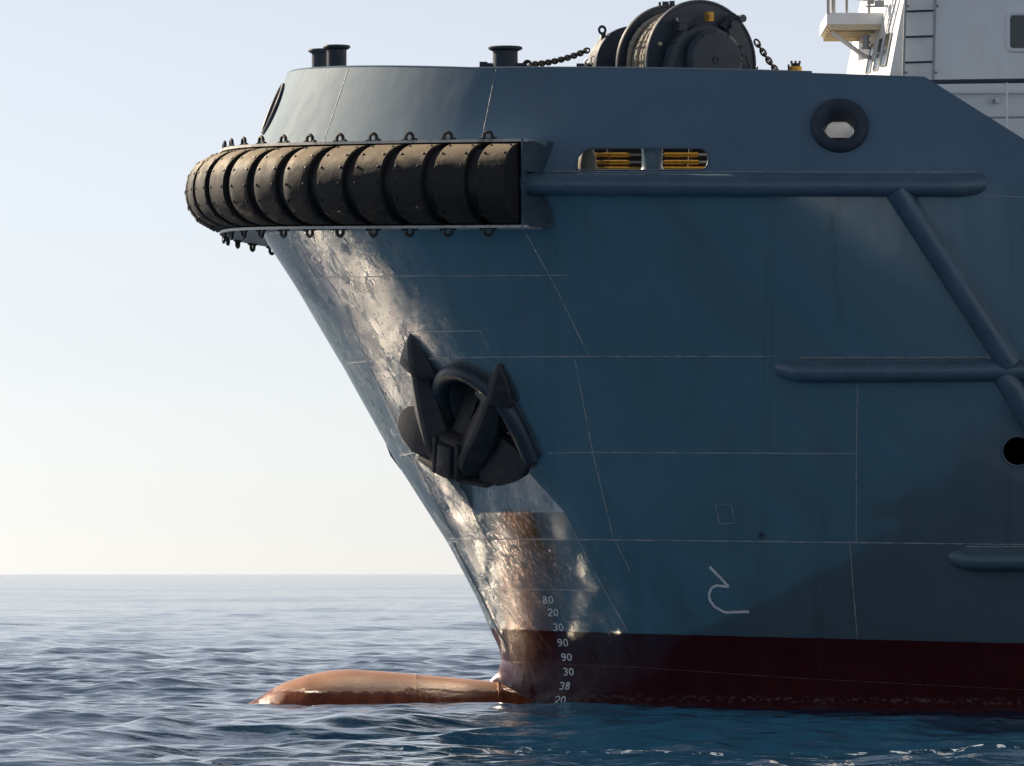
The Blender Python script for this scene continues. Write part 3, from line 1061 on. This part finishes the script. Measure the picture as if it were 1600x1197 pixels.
# ------------------------------------------------------------------ anchors
def build_anchor_parts(root):
    def loft(rows):
        """rows of (b, a_in, a_out, wc, th): diamond section with a ridge"""
        out = []
        for (bb, ai, ao, wc, th) in rows:
            am = (ai + ao) / 2
            e = min(.05, (ao - ai) * .2)
            out.append([Vector(q) for q in ((ai, bb, wc - th * .25), (ai, bb, wc + th * .25), (am - e, bb, wc + th), (am + e, bb, wc + th), (ao, bb, wc + th * .25), (ao, bb, wc - th * .25), (am + e, bb, wc - th), (am - e, bb, wc - th))])
        return out
    FL = [(-.34, .10, .46, .15, .18), (-.20, .06, .55, .15, .25), (-.02, .06, .64, .15, .27), (.12, .10, .72, .15, .26), (.26, .17, .79, .15, .235), (.42, .25, .84, .15, .21), (.58, .34, .875, .15, .19), (.75, .44, .90, .15, .17), (.88, .51, .91, .15, .16),
          (.95, .52, .92, .15, .155), (.98, .48, 1.0, .15, .155), (1.01, .41, 1.13, .15, .15), (1.07, .42, 1.15, .15, .15), (1.20, .52, 1.12, .15, .14), (1.34, .63, 1.07, .15, .12), (1.46, .73, 1.02, .15, .10), (1.56, .81, .975, .15, .08), (1.63, .86, .94, .15, .05), (1.665, .89, .92, .15, .02)]
    for sg in (1, -1):
        rows = loft(FL)
        rows = [[Vector((v.x * sg, v.y, v.z)) for v in r] for r in rows]
        mb = MB().grid(rows, wrap_v=True)
        mb.add(rows[0], [tuple(range(8))]); mb.add(rows[-1], [tuple(range(8))])
        mb.build('fluke', M_ANCHOR, None, sharp=22, weld=True).parent = root
        # tripping palm: a broad lobe beside the arm
        poly = [(.60, .42, .02, .08), (.88, .38, .0, .07), (1.10, .30, .0, .055), (1.25, .18, .0, .05), (1.325, .03, .02, .045), (1.30, -.11, .05, .045), (1.16, -.23, .10, .05), (.90, -.36, .14, .06), (.55, -.38, .14, .08), (.40, .05, .08, .10)]
        top = [Vector((a * sg, b_, w + t)) for a, b_, w, t in poly]
        bot = [Vector((a * sg, b_, w - t - .06)) for a, b_, w, t in poly]
        n = len(poly)
        ct = Vector((.92 * sg, .05, .10)); cb = Vector((.85 * sg, .05, -.22))
        vs = top + bot + [ct, cb]
        fs = [(i, (i + 1) % n, n + (i + 1) % n, n + i) for i in range(n)] + [(2 * n, i, (i + 1) % n) for i in range(n)] + [(2 * n + 1, n + (i + 1) % n, n + i) for i in range(n)]
        MB().add(vs, fs).build('tripping_palm', M_ANCHOR, None, sharp=30).parent = root
    # crown: rounded bar with a keeper block in the middle
    rows = []
    for a, sc in ((-.52, .55), (-.42, .8), (-.26, .95), (.26, .95), (.42, .8), (.52, .55)):
        c = Vector((a, -.07, .12))
        rows.append([c + Vector((0, .32 * sc * (abs(math.cos(w)) ** .6) * math.copysign(1, math.cos(w)), .27 * sc * (abs(math.sin(w)) ** .6) * math.copysign(1, math.sin(w)))) for w in np.linspace(0, 2 * math.pi, 20, endpoint=False)])
    mb = MB().grid(rows, wrap_v=True)
    mb.add(rows[0], [tuple(range(20))]); mb.add(rows[-1], [tuple(range(20))])
    # foot flange under the crown
    mb.prism([(-.80, -.40, .02), (-.72, -.43, .26), (-.3, -.46, .34), (.3, -.46, .34), (.72, -.43, .26), (.80, -.40, .02)], (0, .06, 0))
    mb.build('crown', M_ANCHOR, None, sharp=45).parent = root
    mb = MB()
    mb.hexa([(-.16, -.44, .2), (.16, -.44, .2), (.14, -.40, .47), (-.14, -.40, .47)], [(-.17, .16, .2), (.17, .16, .2), (.13, .10, .44), (-.13, .10, .44)])
    for a in (-.23, .23):
        mb.hexa([(a - .045, -.46, .1), (a + .045, -.46, .1), (a + .04, -.42, .43), (a - .04, -.42, .43)], [(a - .045, .22, .1), (a + .045, .22, .1), (a + .04, .16, .40), (a - .04, .16, .40)])
    mb.build('crown_block', M_ANCHOR, None).parent = root
    mb = MB()
    mb.hexa([(-.145, -.05, .30), (.145, -.05, .30), (.145, .05, .04), (-.145, .05, .04)], [(-.115, 1.35, -.58), (.115, 1.35, -.58), (.115, 1.25, -.84), (-.115, 1.25, -.84)])
    mb.build('shank', M_ANCHOR, None).parent = root

def soften(root, w=.022):
    for ch in root.children:
        me = ch.data
        bm = bmesh.new(); bm.from_mesh(me)
        ed = [e for e in bm.edges if len(e.link_faces) == 2 and e.calc_face_angle(0) > R(24)]
        bmesh.ops.bevel(bm, geom=ed, offset=w, segments=2, profile=.6, affect='EDGES', clamp_overlap=True)
        bm.to_mesh(me); bm.free()
        if 'sharp_edge' in me.attributes:
            me.attributes.remove(me.attributes['sharp_edge'])
        me.polygons.foreach_set('use_smooth', [True] * len(me.polygons))
        me.set_sharp_from_angle(angle=R(40))

u = Vector((1.37, -1.14, -.57)).normalized()
v = Vector((0, -.75, 1.5)); v = (v - u * v.dot(u)).normalized()
w = u.cross(v).normalized()
hc = hit(712, 700); 
A0 = at(724, 693, hc.y - .50)
mw = Matrix.Translation(A0) @ Matrix(((u.x, v.x, w.x), (u.y, v.y, w.y), (u.z, v.z, w.z))).to_4x4()
anchor = empty('anchor', mw=mw)
build_anchor_parts(anchor)
soften(anchor)
tag(anchor, 'black two-fluked anchor stowed in the rust-streaked pocket on the near side of the bow', 'anchor', 'bow anchors')
u2 = -Vector((u.x, -u.y, u.z)); v2 = Vector((v.x, -v.y, v.z)); w2 = u2.cross(v2)
A1 = Vector((A0.x - .26, -A0.y, A0.z - .20))
anchor2 = empty('anchor', mw=Matrix.Translation(A1) @ Matrix(((u2.x, v2.x, w2.x), (u2.y, v2.y, w2.y), (u2.z, v2.z, w2.z))).to_4x4())
for ch in list(anchor.children):
    c = ch.copy(); col.objects.link(c); c.parent = anchor2
tag(anchor2, 'far-side black anchor of which only one tip shows past the stem', 'anchor', 'bow anchors')

# ------------------------------------------------------------------ bollards on the foredeck
def bollard(px, top, Y, wpx, label, extra=False):
    c = at(px, top, Y); d = CAM_D + Y
    r = wpx / 2 * d / FPX
    root = empty('bollard', (c.x, c.y, 8.0)); tag(root, label, 'bollard', 'foredeck bollards')
    MB().revolve([(0, r), (c.z - 8.0 - .05, r * 1.0)], (c.x, c.y, 8.0), (0, 0, 1), 32).build('post', M_DARKSTEEL, root, sharp=40)
    MB().revolve([(-.07, r * 1.0), (-.05, r * 1.25), (-.04, r * 1.36), (-.015, r * 1.38), (0, r * 1.3), (.003, 0)], c, (0, 0, 1), 32).build('cap', M_DARKSTEEL, root, sharp=50)
    if extra:
        z = CAM_H + (890 - 103) / FPX * d
        MB().tube([(c.x - r * 1.85, c.y, z), (c.x + r * 1.75, c.y, z)], .045, 8).box((c.x - r * 1.75, c.y, z), (.06, .05, .06)).build('cross_bar', M_DARKSTEEL, root, sharp=40)
    return root
bollard(526, 71, -1.6, 31, 'thick foremost bollard, nearer of the pair at the bow tip')
bollard(502, 77, 2.4, 30, 'dark bollard at the bow tip, half hidden behind the nearer one')
bollard(789.5, 73, -2.6, 39, 'single bollard with a chain made fast to its cross bar', True)

# ------------------------------------------------------------------ winch
AX = Vector((-.45, .893, 0)).normalized()       # drum axis, from the near flange to the far one
WC = at(1096, 97, -2.6)
winch = empty('anchor_winch', (WC.x, WC.y, 8.0))
tag(winch, 'large dark mooring winch with rope-filled drum standing on the foredeck', 'winch')
UP = Vector((0, 0, 1)); SIDE = AX.cross(UP).normalized()
if SIDE.x < 0: SIDE = -SIDE
def wp(d, s, z): return WC + AX * d + SIDE * s + UP * z
def flange(d, r, th):
    return MB().revolve([(d, .3), (d, r - .05), (d - .02, r - .035), (d - .02, r - .01), (d, r), (d + th, r), (d + th + .02, r - .01), (d + th + .02, r - .035), (d + th, r - .05), (d + th, .3)], WC, AX, 72)
flange(0, .95, .05).build('drum_flange', M_DARKSTEEL, winch, sharp=35)
flange(.95, .95, .05).build('drum_flange', M_DARKSTEEL, winch, sharp=35)
flange(1.25, .70, .05).build('drum_flange', M_DARKSTEEL, winch, sharp=35)
MB().revolve([(0, .42), (1.6, .42)], WC, AX, 40).build('drum', M_DARKSTEEL, winch, sharp=35)
mb = MB()
for layer, r0 in enumerate((.64, .71, .78)):
    k = 9 - layer
    for j in range(k):
        d = .10 + .03 * layer + (.80 - .06 * layer) * j / (k - 1)
        ph = random.uniform(0, 6.28); tw = random.uniform(-.05, .05); rr = r0 + random.uniform(-.025, .02)
        pts = [wp(d + tw * math.sin(a + ph), math.cos(a) * (rr + .012 * math.sin(3 * a + ph)), math.sin(a) * (rr + .012 * math.sin(3 * a + ph))) for a in np.linspace(0, 2 * math.pi, 60, endpoint=False)]
        mb.tube(pts, .042, 7, closed=True)
        # laid strands
        for q in range(2):
            pp = []
            for a_i, a in enumerate(np.linspace(0, 2 * math.pi, 180, endpoint=False)):
                hh = a * 22 + q * math.pi
                rad = rr + .012 * math.sin(3 * a + ph) + .030 * math.cos(hh)
                pp.append(wp(d + tw * math.sin(a + ph) + .030 * math.sin(hh), math.cos(a) * rad, math.sin(a) * rad))
            mb.tube(pp, .021, 4, closed=True)
mb.build('rope_coil', M_ROPE, winch, smooth=True)
# near side bearing, gear ring, hub cover, pedestal
MB().revolve([(-.05, .56), (-.16, .56), (-.20, .53), (-.20, .2)], WC, AX, 48, cap=False).build('brake_ring', M_DARKSTEEL, winch, sharp=35)
mb = MB().revolve([(-.18, .47), (-.42, .47), (-.46, .44), (-.46, .43), (-.48, .41), (-.48, .07), (-.50, .06), (-.50, .03), (-.485, .025), (-.485, 0)], WC, AX, 48, cap=False)
for a in np.linspace(0, 2 * math.pi, 12, endpoint=False):
    mb.revolve([(-.49, .02), (-.515, .02)], wp(.04, math.cos(a) * .44, math.sin(a) * .44), AX, 6)
mb.build('hub_cover', M_DARKSTEEL, winch, sharp=35)
def bar(pts, h, th, d0):
    """flat bar in a plane across the drum axis; pts (side, up)"""
    mb = MB()
    for (a, b), (c_, d_) in zip(pts[:-1], pts[1:]):
        A, B = wp(d0, a, b), wp(d0, c_, d_)
        t = (B - A).normalized(); nn = AX.cross(t).normalized()
        mb.hexa([A - nn * h, A + nn * h, A + nn * h + AX * th, A - nn * h + AX * th], [B - nn * h, B + nn * h, B + nn * h + AX * th, B - nn * h + AX * th])
    return mb
bar([(-.42, .42), (-.60, .22), (-.82, -.5), (-1.0, -1.9)], .05, .20, -.34).build('pedestal', M_DARKSTEEL, winch)
bar([(.40, .10), (.66, -.4), (1.0, -1.9)], .06, .20, -.34).build('pedestal', M_DARKSTEEL, winch)
mb = MB().prism([wp(-.30, *q) for q in ((-.55, .20), (-.42, .42), (-.25, .5), (-.2, -.9), (-.80, -.9))], AX * .06)
mb.build('bearing_plate', M_DARKSTEEL, winch)
mb = MB().prism([wp(-.30, *q) for q in ((.36, .30), (.48, .1), (.80, -.9), (.3, -.9))], AX * .06)
mb.build('bearing_plate', M_DARKSTEEL, winch)
mb = MB()
mb.box(wp(-.16, -.44, .52), (.07, .08, .08), (SIDE, AX, UP)); mb.box(wp(-.16, -.44, .60), (.10, .09, .03), (SIDE, AX, UP))
mb.build('brake_bracket', M_DARKSTEEL, winch)
mb = MB()
mb.tube([wp(-.12, .30, .50), wp(-.12, .52, .70)], .09, 12); mb.tube([wp(-.30, .44, .56), wp(-.10, .44, .56)], .085, 12)
mb.tube([wp(-.34, .54, .66), wp(-.10, .54, .66)], .06, 12); mb.tube([wp(-.30, .36, .46), wp(-.10, .36, .46)], .05, 10)
mb.box(wp(-.16, .47, .62), (.10, .06, .05), (SIDE, AX, UP)); mb.tube([wp(-.2, .40, .50), wp(-.2, .34, .30), wp(-.2, .50, .16)], .035, 8)
mb.build('brake_motor', M_DARKSTEEL, winch, sharp=40)
mb = MB().tube([wp(-.4, .50, .16), wp(-.4, .56, .10), wp(-.4, .80, -.62)], .022, 8); mb.revolve([(-.06, .085), (.06, .085)], wp(-.4, .50, .16), AX, 14)
mb.build('brake_lever', M_DARKSTEEL, winch, sharp=40)
MB().box(wp(-.16, .05, .68), (.05, .05, .07), (SIDE, AX, UP)).box(wp(-.20, .05, .67), (.035, .03, .035), (SIDE, AX, UP)).build('inspection_lamp', M_YEL, winch)
MB().revolve([(-.03, .0), (-.03, .03), (.0, .035)], wp(0, -.72, .25), AX, 10).build('flange_lug', M_CREAM, winch)
# far gear case with lifting eye
gc = at(985, 105, -1.2)
mb = MB().revolve([(-.06, .60), (-.05, .62), (.05, .62), (.06, .60)], gc, AX, 48)
mb.prism([gc + SIDE * a + UP * b for a, b in ((-.52, -.3), (-.46, .22), (-.25, .52), (.05, .60), (.6, .60), (.6, -.6), (-.5, -.6))], AX * .5)
gcase = mb.build('gear_case', M_DARKSTEEL, winch, sharp=35)
ey = at(941, 47, -1.3)
MB().torus(ey, AX, .055, .022, 16, 6).box(ey + Vector((.02, 0, -.12)), (.035, .03, .07)).build('lifting_eye', M_DARKSTEEL, winch, smooth=True, sharp=40)
MB().torus(gc + AX * -.055, AX, .61, .018, 48, 6).build('gear_case_rim', M_DARKSTEEL, winch, smooth=True)
tp = WC + AX * .97 + UP * .965 + SIDE * -.1
MB().box(tp, (.05, .05, .025)).box(tp + Vector((.10, 0, .01)), (.04, .05, .025)).tube([tp + Vector((-.09, 0, -.06)), tp + Vector((-.09, 0, .02))], .02, 6).build('flange_bolt', M_DARKSTEEL, winch)

# ---- chains
def chain(name, A, B, sag, label, link=.072):
    A, B = Vector(A), Vector(B)
    n = int((B - A).length / link)
    pts = [A.lerp(B, i / n) + Vector((0, 0, -sag * 4 * (i / n) * (1 - i / n))) for i in range(n + 1)]
    mb = MB()
    for i in range(n):
        c = (pts[i] + pts[i + 1]) / 2; t = (pts[i + 1] - pts[i]).normalized()
        a = Vector((0, 1, 0)) if i % 2 else t.cross(Vector((0, 1, 0))).normalized()
        a = (a - t * a.dot(t)).normalized(); b_ = t.cross(a)
        L_, W_ = link * .92, link * .50
        loop = [c + t * (math.cos(q) * L_) + a * (math.sin(q) * W_) for q in np.linspace(0, 2 * math.pi, 12, endpoint=False)]
        mb.tube(loop, .0165, 5, closed=True)
    o = mb.build(name, M_CHAIN, None, smooth=True)
    return tag(o, label, 'chain', 'foredeck chains')
chain('chain', at(824, 101, -2.6), at(919, 78, -1.6), .05, 'rusty chain running from the single bollard up to the winch')
chain('chain', at(1181, 64, -2.2), at(1222, 122, -2.0), .02, 'short rusty chain slanting down behind the right edge of the winch')
mb = MB().torus(at(824, 101, -2.6), (0, 1, 0), .055, .022, 14, 6)
tag(mb.build('shackle', M_CHAIN, None, smooth=True), 'iron shackle joining the chain to the single bollard', 'shackle')

# ---- small deck fittings peeping over the bulwark
def deck_lamp(px, py, Y, sc, label):
    c = at(px, py, Y)
    root = empty('deck_fitting', (c.x, c.y, 8.0)); tag(root, label, 'deck fitting')
    MB().revolve([(-.12 * sc, .06 * sc), (-.08 * sc, .09 * sc), (.02 * sc, .10 * sc), (.05 * sc, .085 * sc)], c, (0, 0, 1), 14).build('body', M_YEL, root, sharp=40)
    mb = MB().revolve([(.03 * sc, .07 * sc), (.09 * sc, .075 * sc), (.10 * sc, .05 * sc)], c, (0, 0, 1), 12)
    for q in (-.055, .0, .055):
        mb.tube([c + Vector((q * sc, 0, .08 * sc)), c + Vector((q * sc * 1.2, 0, .135 * sc))], .018 * sc, 6)
    mb.tube([c + Vector((-.105 * sc, 0, -.03 * sc)), c + Vector((-.105 * sc, 0, .08 * sc))], .015 * sc, 6)
    mb.build('cage', M_BLACK, root, sharp=40)
    MB().tube([(c.x, c.y, 8.0), c - Vector((0, 0, .1 * sc))], .04, 8).build('stem', M_DARKSTEEL, root, smooth=True)
deck_lamp(1243, 109, -2.5, 1.0, 'small yellow fitting with black cage alone on the bulwark edge right of the winch')
deck_lamp(921, 108, -2.6, .7, 'small yellow fitting at the left foot of the winch')
deck_lamp(1179, 114, -2.3, .7, 'small yellow fitting at the right foot of the winch')
# control stand left of the winch
c = at(912, 106, -2.3)
root = empty('control_stand', (c.x, c.y, 8.0)); tag(root, 'small dark control stand with bent levers left of the winch', 'control stand')
MB().box((c.x, c.y, (8.0 + c.z) / 2 + .03), (.11, .1, (c.z - 8.0) / 2 + .03)).build('stand', M_DARKSTEEL, root)
MB().tube([at(923, 112, -2.4), at(924, 90, -2.4), at(929, 87, -2.4)], .012, 6).tube([at(914, 104, -2.4), at(914, 96, -2.4), at(918, 92, -2.4)], .018, 6).build('lever', M_GREY, root, smooth=True)

# ---- things on deck seen through the slot
root = empty('rope_rack', (1.9, -2.0, 7.8)); tag(root, 'yellow and black striped rail rack seen through the bulwark slot', 'rack')
for z_, a, b in ((242, 922, 1110), (253.5, 922, 1110), (264, 920, 1110)):
    A, B = at(a, z_, -3.2), at(b, z_, -3.2)
    ln = (B - A).length
    for f0, f1, mt in ((0, .33, M_YEL), (.33, .62, M_GREY), (.62, .90, M_YEL), (.90, 1, M_GREY)):
        if z_ > 260: mt = M_YEL
        MB().tube([A.lerp(B, f0), A.lerp(B, f1)], .032 if mt is M_YEL else .018, 8).build('rail', mt, root, smooth=True)
for px in (914, 960, 1075, 1115):
    A = at(px, 225, -2.9)
    MB().tube([(A.x, A.y, 7.8), A + Vector((-.12 if px < 1000 else .05, 0, .15))], .03, 8).build('rack_post', M_BLACK, root, smooth=True)
mb = MB().box(at(1010, 246, -1.8), (1.6, .06, .42)); mb.build('rack_back', M_BLACK, root)
# roller in the slot
rp = at(1019, 264, -5.75)
root = empty('slot_roller', rp); tag(root, 'upright grey roller standing in the bulwark slot', 'roller')
MB().revolve([(-.05, .19), (.0, .17), (.03, .155), (.20, .15), (.34, .165), (.42, .2)], rp, (0, 0, 1), 32).build('roller_drum', M_TUBE, root, sharp=40)
lp = at(918, 262, -5.6)
root = empty('slot_roller', lp); tag(root, 'rounded brown-grey guide at the left end of the bulwark slot', 'roller')
MB().revolve([(-.1, .14), (.05, .14), (.2, .12), (.3, .08), (.36, 0)], lp, (0, 0, 1), 24).build('roller_drum', M_GUIDE, root, smooth=True)

# ------------------------------------------------------------------ superstructure
def build_house():
    ys = -4.6
    d = CAM_D + ys
    # port corner (leaning aft going up), front face swept forward toward the centreline
    cb, ct = at(1390, 118, ys), at(1424, -60, ys)
    slope = (ct - cb) / (ct.z - cb.z)
    z0, z1 = 7.7, 13.2
    def corner(z): return Vector((cb.x + slope.x * (z - cb.z), ys, z))
    def fore(z, y):       # front face, y from ys to 0
        f = (y - ys) / 4.6
        return Vector((corner(z).x - .46 * math.sin(f * math.pi / 2) ** .8 if f > 0 else corner(z).x, y, z))
    yy = [ys, ys + .6, ys + 1.4, ys + 2.4, ys + 3.5, 0]
    outline = lambda z: [fore(z, y) for y in yy] + [Vector((fore(z, -y).x if False else fore(z, y).x, -y, z)) for y in yy[-2::-1]] + [Vector((16, 4.6, z)), Vector((16, ys, z))]
    P0, P1 = outline(z0), outline(z1)
    n = len(P0)
    mb = MB().add(P0 + P1, [tuple(range(n))[::-1], tuple(range(n, 2 * n))] + [(i, (i + 1) % n, n + (i + 1) % n, n + i) for i in range(n)])
    h = mb.build('superstructure', M_WHITE, ship)
    h['label'] = 'white deckhouse with ladder, windows and bridge platform'
    def rounded(cx, cz, hx, hz, r, Y, ax=Vector((1, 0, 0)), up=Vector((0, 0, 1)), k=6):
        out = []
        for qx, qz, a0 in ((1, 1, 0), (-1, 1, 90), (-1, -1, 180), (1, -1, 270)):
            for i in range(k + 1):
                a = R(a0 + 90 * i / k)
                out.append(ax * (qx * (hx - r) + r * math.cos(a)) + up * (qz * (hz - r) + r * math.sin(a)))
        return out
    # side window
    c = at(1606, 50, ys)
    rp_ = rounded(0, 0, .30, .275, .08, ys)
    MB().prism([c + q + Vector((0, -.012, 0)) for q in rounded(0, 0, .27, .245, .06, ys)], (0, .02, 0)).build('window_pane', M_GLASS, h)
    MB().tube([c + q + Vector((0, -.01, 0)) for q in rp_], .035, 8, closed=True).build('window_frame', M_WHITE, h, smooth=True)
    # front windows: tall narrow panes let into the swept front
    for f, zt, zb, in ((.10, 52, 103), (.20, 60, 110), (.33, 68, 114)):
        y = ys + f * 4.6
        zt_, zb_ = CAM_H + (890 - zt) / FPX * (CAM_D + y), CAM_H + (890 - zb) / FPX * (CAM_D + y)
        a, b = fore(zb_, y - .17), fore(zb_, y + .17)
        c_, d_ = fore(zt_, y + .17), fore(zt_, y - .17)
        nrm = (b - a).cross(d_ - a).normalized()
        if nrm.x > 0: nrm = -nrm
        MB().prism([q + nrm * .012 for q in (a, b, c_, d_)], -nrm * .05).build('window_pane', M_GLASS, h)
        m_ = MB()
        Q = [q + nrm * .012 for q in (a, b, c_, d_)]
        m_.tube(Q, .013, 6, closed=True)
        m_.build('window_frame', M_WHITE, h)
    # ladder
    yl = ys - .18
    for px0, px1 in ((1416, 1411), (1462, 1458)):
        A, B = at(px0, -40, yl), at(px1, 132, yl)
        MB().tube([A, B], .022, 8).build('ladder_stile', M_GREY, h, smooth=True)
        for yb in (8, 112):
            q = A.lerp(B, (yb + 40) / 172)
            MB().tube([q, q + Vector((.05, .19, 0))], .018, 6).build('ladder_bracket', M_RAILBLUE, h, smooth=True)
    for yb in (-22, 18, 58, 98):
        f = (yb + 40) / 172
        A = at(1416, -40, yl).lerp(at(1411, 132, yl), f); B = at(1462, -40, yl).lerp(at(1458, 132, yl), f - .008)
        MB().tube([A, B], .017, 8).build('ladder_rung', M_RAILBLUE, h, smooth=True)
    # ledge and lamp low on the side
    a, b = at(1470, 146, ys - .05), at(1640, 142, ys - .05)
    MB().box((a + b) / 2, ((b - a).length / 2, .06, .02)).build('ledge', M_WHITE, h)
    l = at(1556, 157, ys - .06)
    MB().revolve([(-.02, .06), (.06, .06), (.10, .045), (.12, .02)], l, (-.3, -1, -.1), 14).build('lamp_housing', M_WHITE, h, sharp=40)
    MB().revolve([(.115, .03), (.125, .0)], l, (-.3, -1, -.1), 12).build('lamp_lens', M_GLASS, h)
    # bridge platform jutting forward, with rails and brace
    Y0, Y1 = -3.4, -1.2
    A, B = at(1292, 18, Y0), at(1372, 18, Y0)
    top, bot = at(1292, 20, Y0).z, at(1292, 38, Y0).z
    m_ = MB().box(((A.x + B.x + .6) / 2, (Y0 + Y1) / 2, (top + bot) / 2), ((B.x - A.x + .6) / 2, (Y1 - Y0) / 2, (top - bot) / 2))
    pf = m_.build('platform', M_WHITE, h)
    m_ = MB()
    for yq in np.linspace(Y0 + .03, Y1 - .03, 5):
        m_.box(((A.x + B.x + .6) / 2, yq, bot - .04), ((B.x - A.x + .5) / 2, .02, .04))
    m_.box(((A.x + B.x + .6) / 2, (Y0 + Y1) / 2, bot - .006), ((B.x - A.x + .56) / 2, (Y1 - Y0) / 2 - .02, .006))
    m_.build('platform_underside', M_CREAM, h)
    MB().tube([at(1300, 50, Y0 + .5), at(1350, 88, Y0 + .5), at(1358, 90, Y0 + .5)], .035, 8).build('platform_brace', M_WHITE, h, smooth=True)
    for px, Y in ((1294, Y0), (1302, Y0 + .1), (1323, Y0 + .05), (1358, Y0 + .05), (1300, Y1)):
        q = at(px, 20, Y)
        MB().tube([q - Vector((0, 0, .02)), q + Vector((0, 0, 1.0))], .026 if px != 1302 else .04, 8).build('platform_rail_post', M_GREY, h, smooth=True)
    for zz in (.23, .55, .95):
        MB().tube([at(1294, 20, Y0) + Vector((0, 0, zz + .02)), at(1370, 20, Y0) + Vector((0, 0, zz - .06))], .014, 6).build('platform_rail', M_GREY, h, smooth=True)
    # floodlights by the top of the front
    q = at(1374, 6, Y0 - .3)
    m_ = MB().box(q, (.07, .06, .05)).box(q + Vector((-.13, .05, .04)), (.05, .05, .04)).tube([q + Vector((-.2, 0, -.04)), q + Vector((.25, .1, -.02))], .015, 6).tube([q, q + Vector((.02, .1, .4))], .018, 6)
    m_.build('floodlight', M_GREY, h)
    # lantern under the platform
    q = at(1353, 66, Y0 + .3)
    m_ = MB().revolve([(-.10, .05), (.10, .05)], q, (0, 0, 1), 12)
    for zz in (-.09, 0, .09):
        m_.revolve([(zz - .015, .07), (zz + .015, .07)], q, (0, 0, 1), 14)
    m_.build('signal_lantern', M_GREY, h, sharp=40)
    return h
house = build_house()
# side deck railing beside the house
rail = empty('deck_railing', parent=ship)
yr = -5.4
MB().tube([at(1452, 128, yr), at(1620, 126, yr)], .035, 8).build('handrail', M_RAILBLUE, rail, smooth=True)
MB().tube([at(1530, 184, yr), at(1620, 183, yr)], .016, 8).build('middle_rail', M_GREY, rail, smooth=True)
q = at(1573, 126, yr)
MB().tube([(q.x, q.y, 7.8), q], .022, 8).build('railing_post', M_WHITE, rail, smooth=True)
# white locker seen through the round fairlead
lk = at(1318, 203, -2.5)
root = empty('deck_locker', (lk.x, lk.y, 7.8)); tag(root, 'white deck locker glimpsed through the round fairlead', 'locker')
MB().box((lk.x, lk.y, lk.z - .02), (.7, .3, .12)).build('locker_body', M_WHITE, root)
MB().box((lk.x, lk.y, (7.8 + lk.z - .14) / 2), (.68, .28, (lk.z - .14 - 7.8) / 2)).build('locker_plinth', M_BLACK, root)
MB().box((lk.x, lk.y, lk.z + .12), (.72, .32, .018)).build('locker_lid', M_BLACK, root)
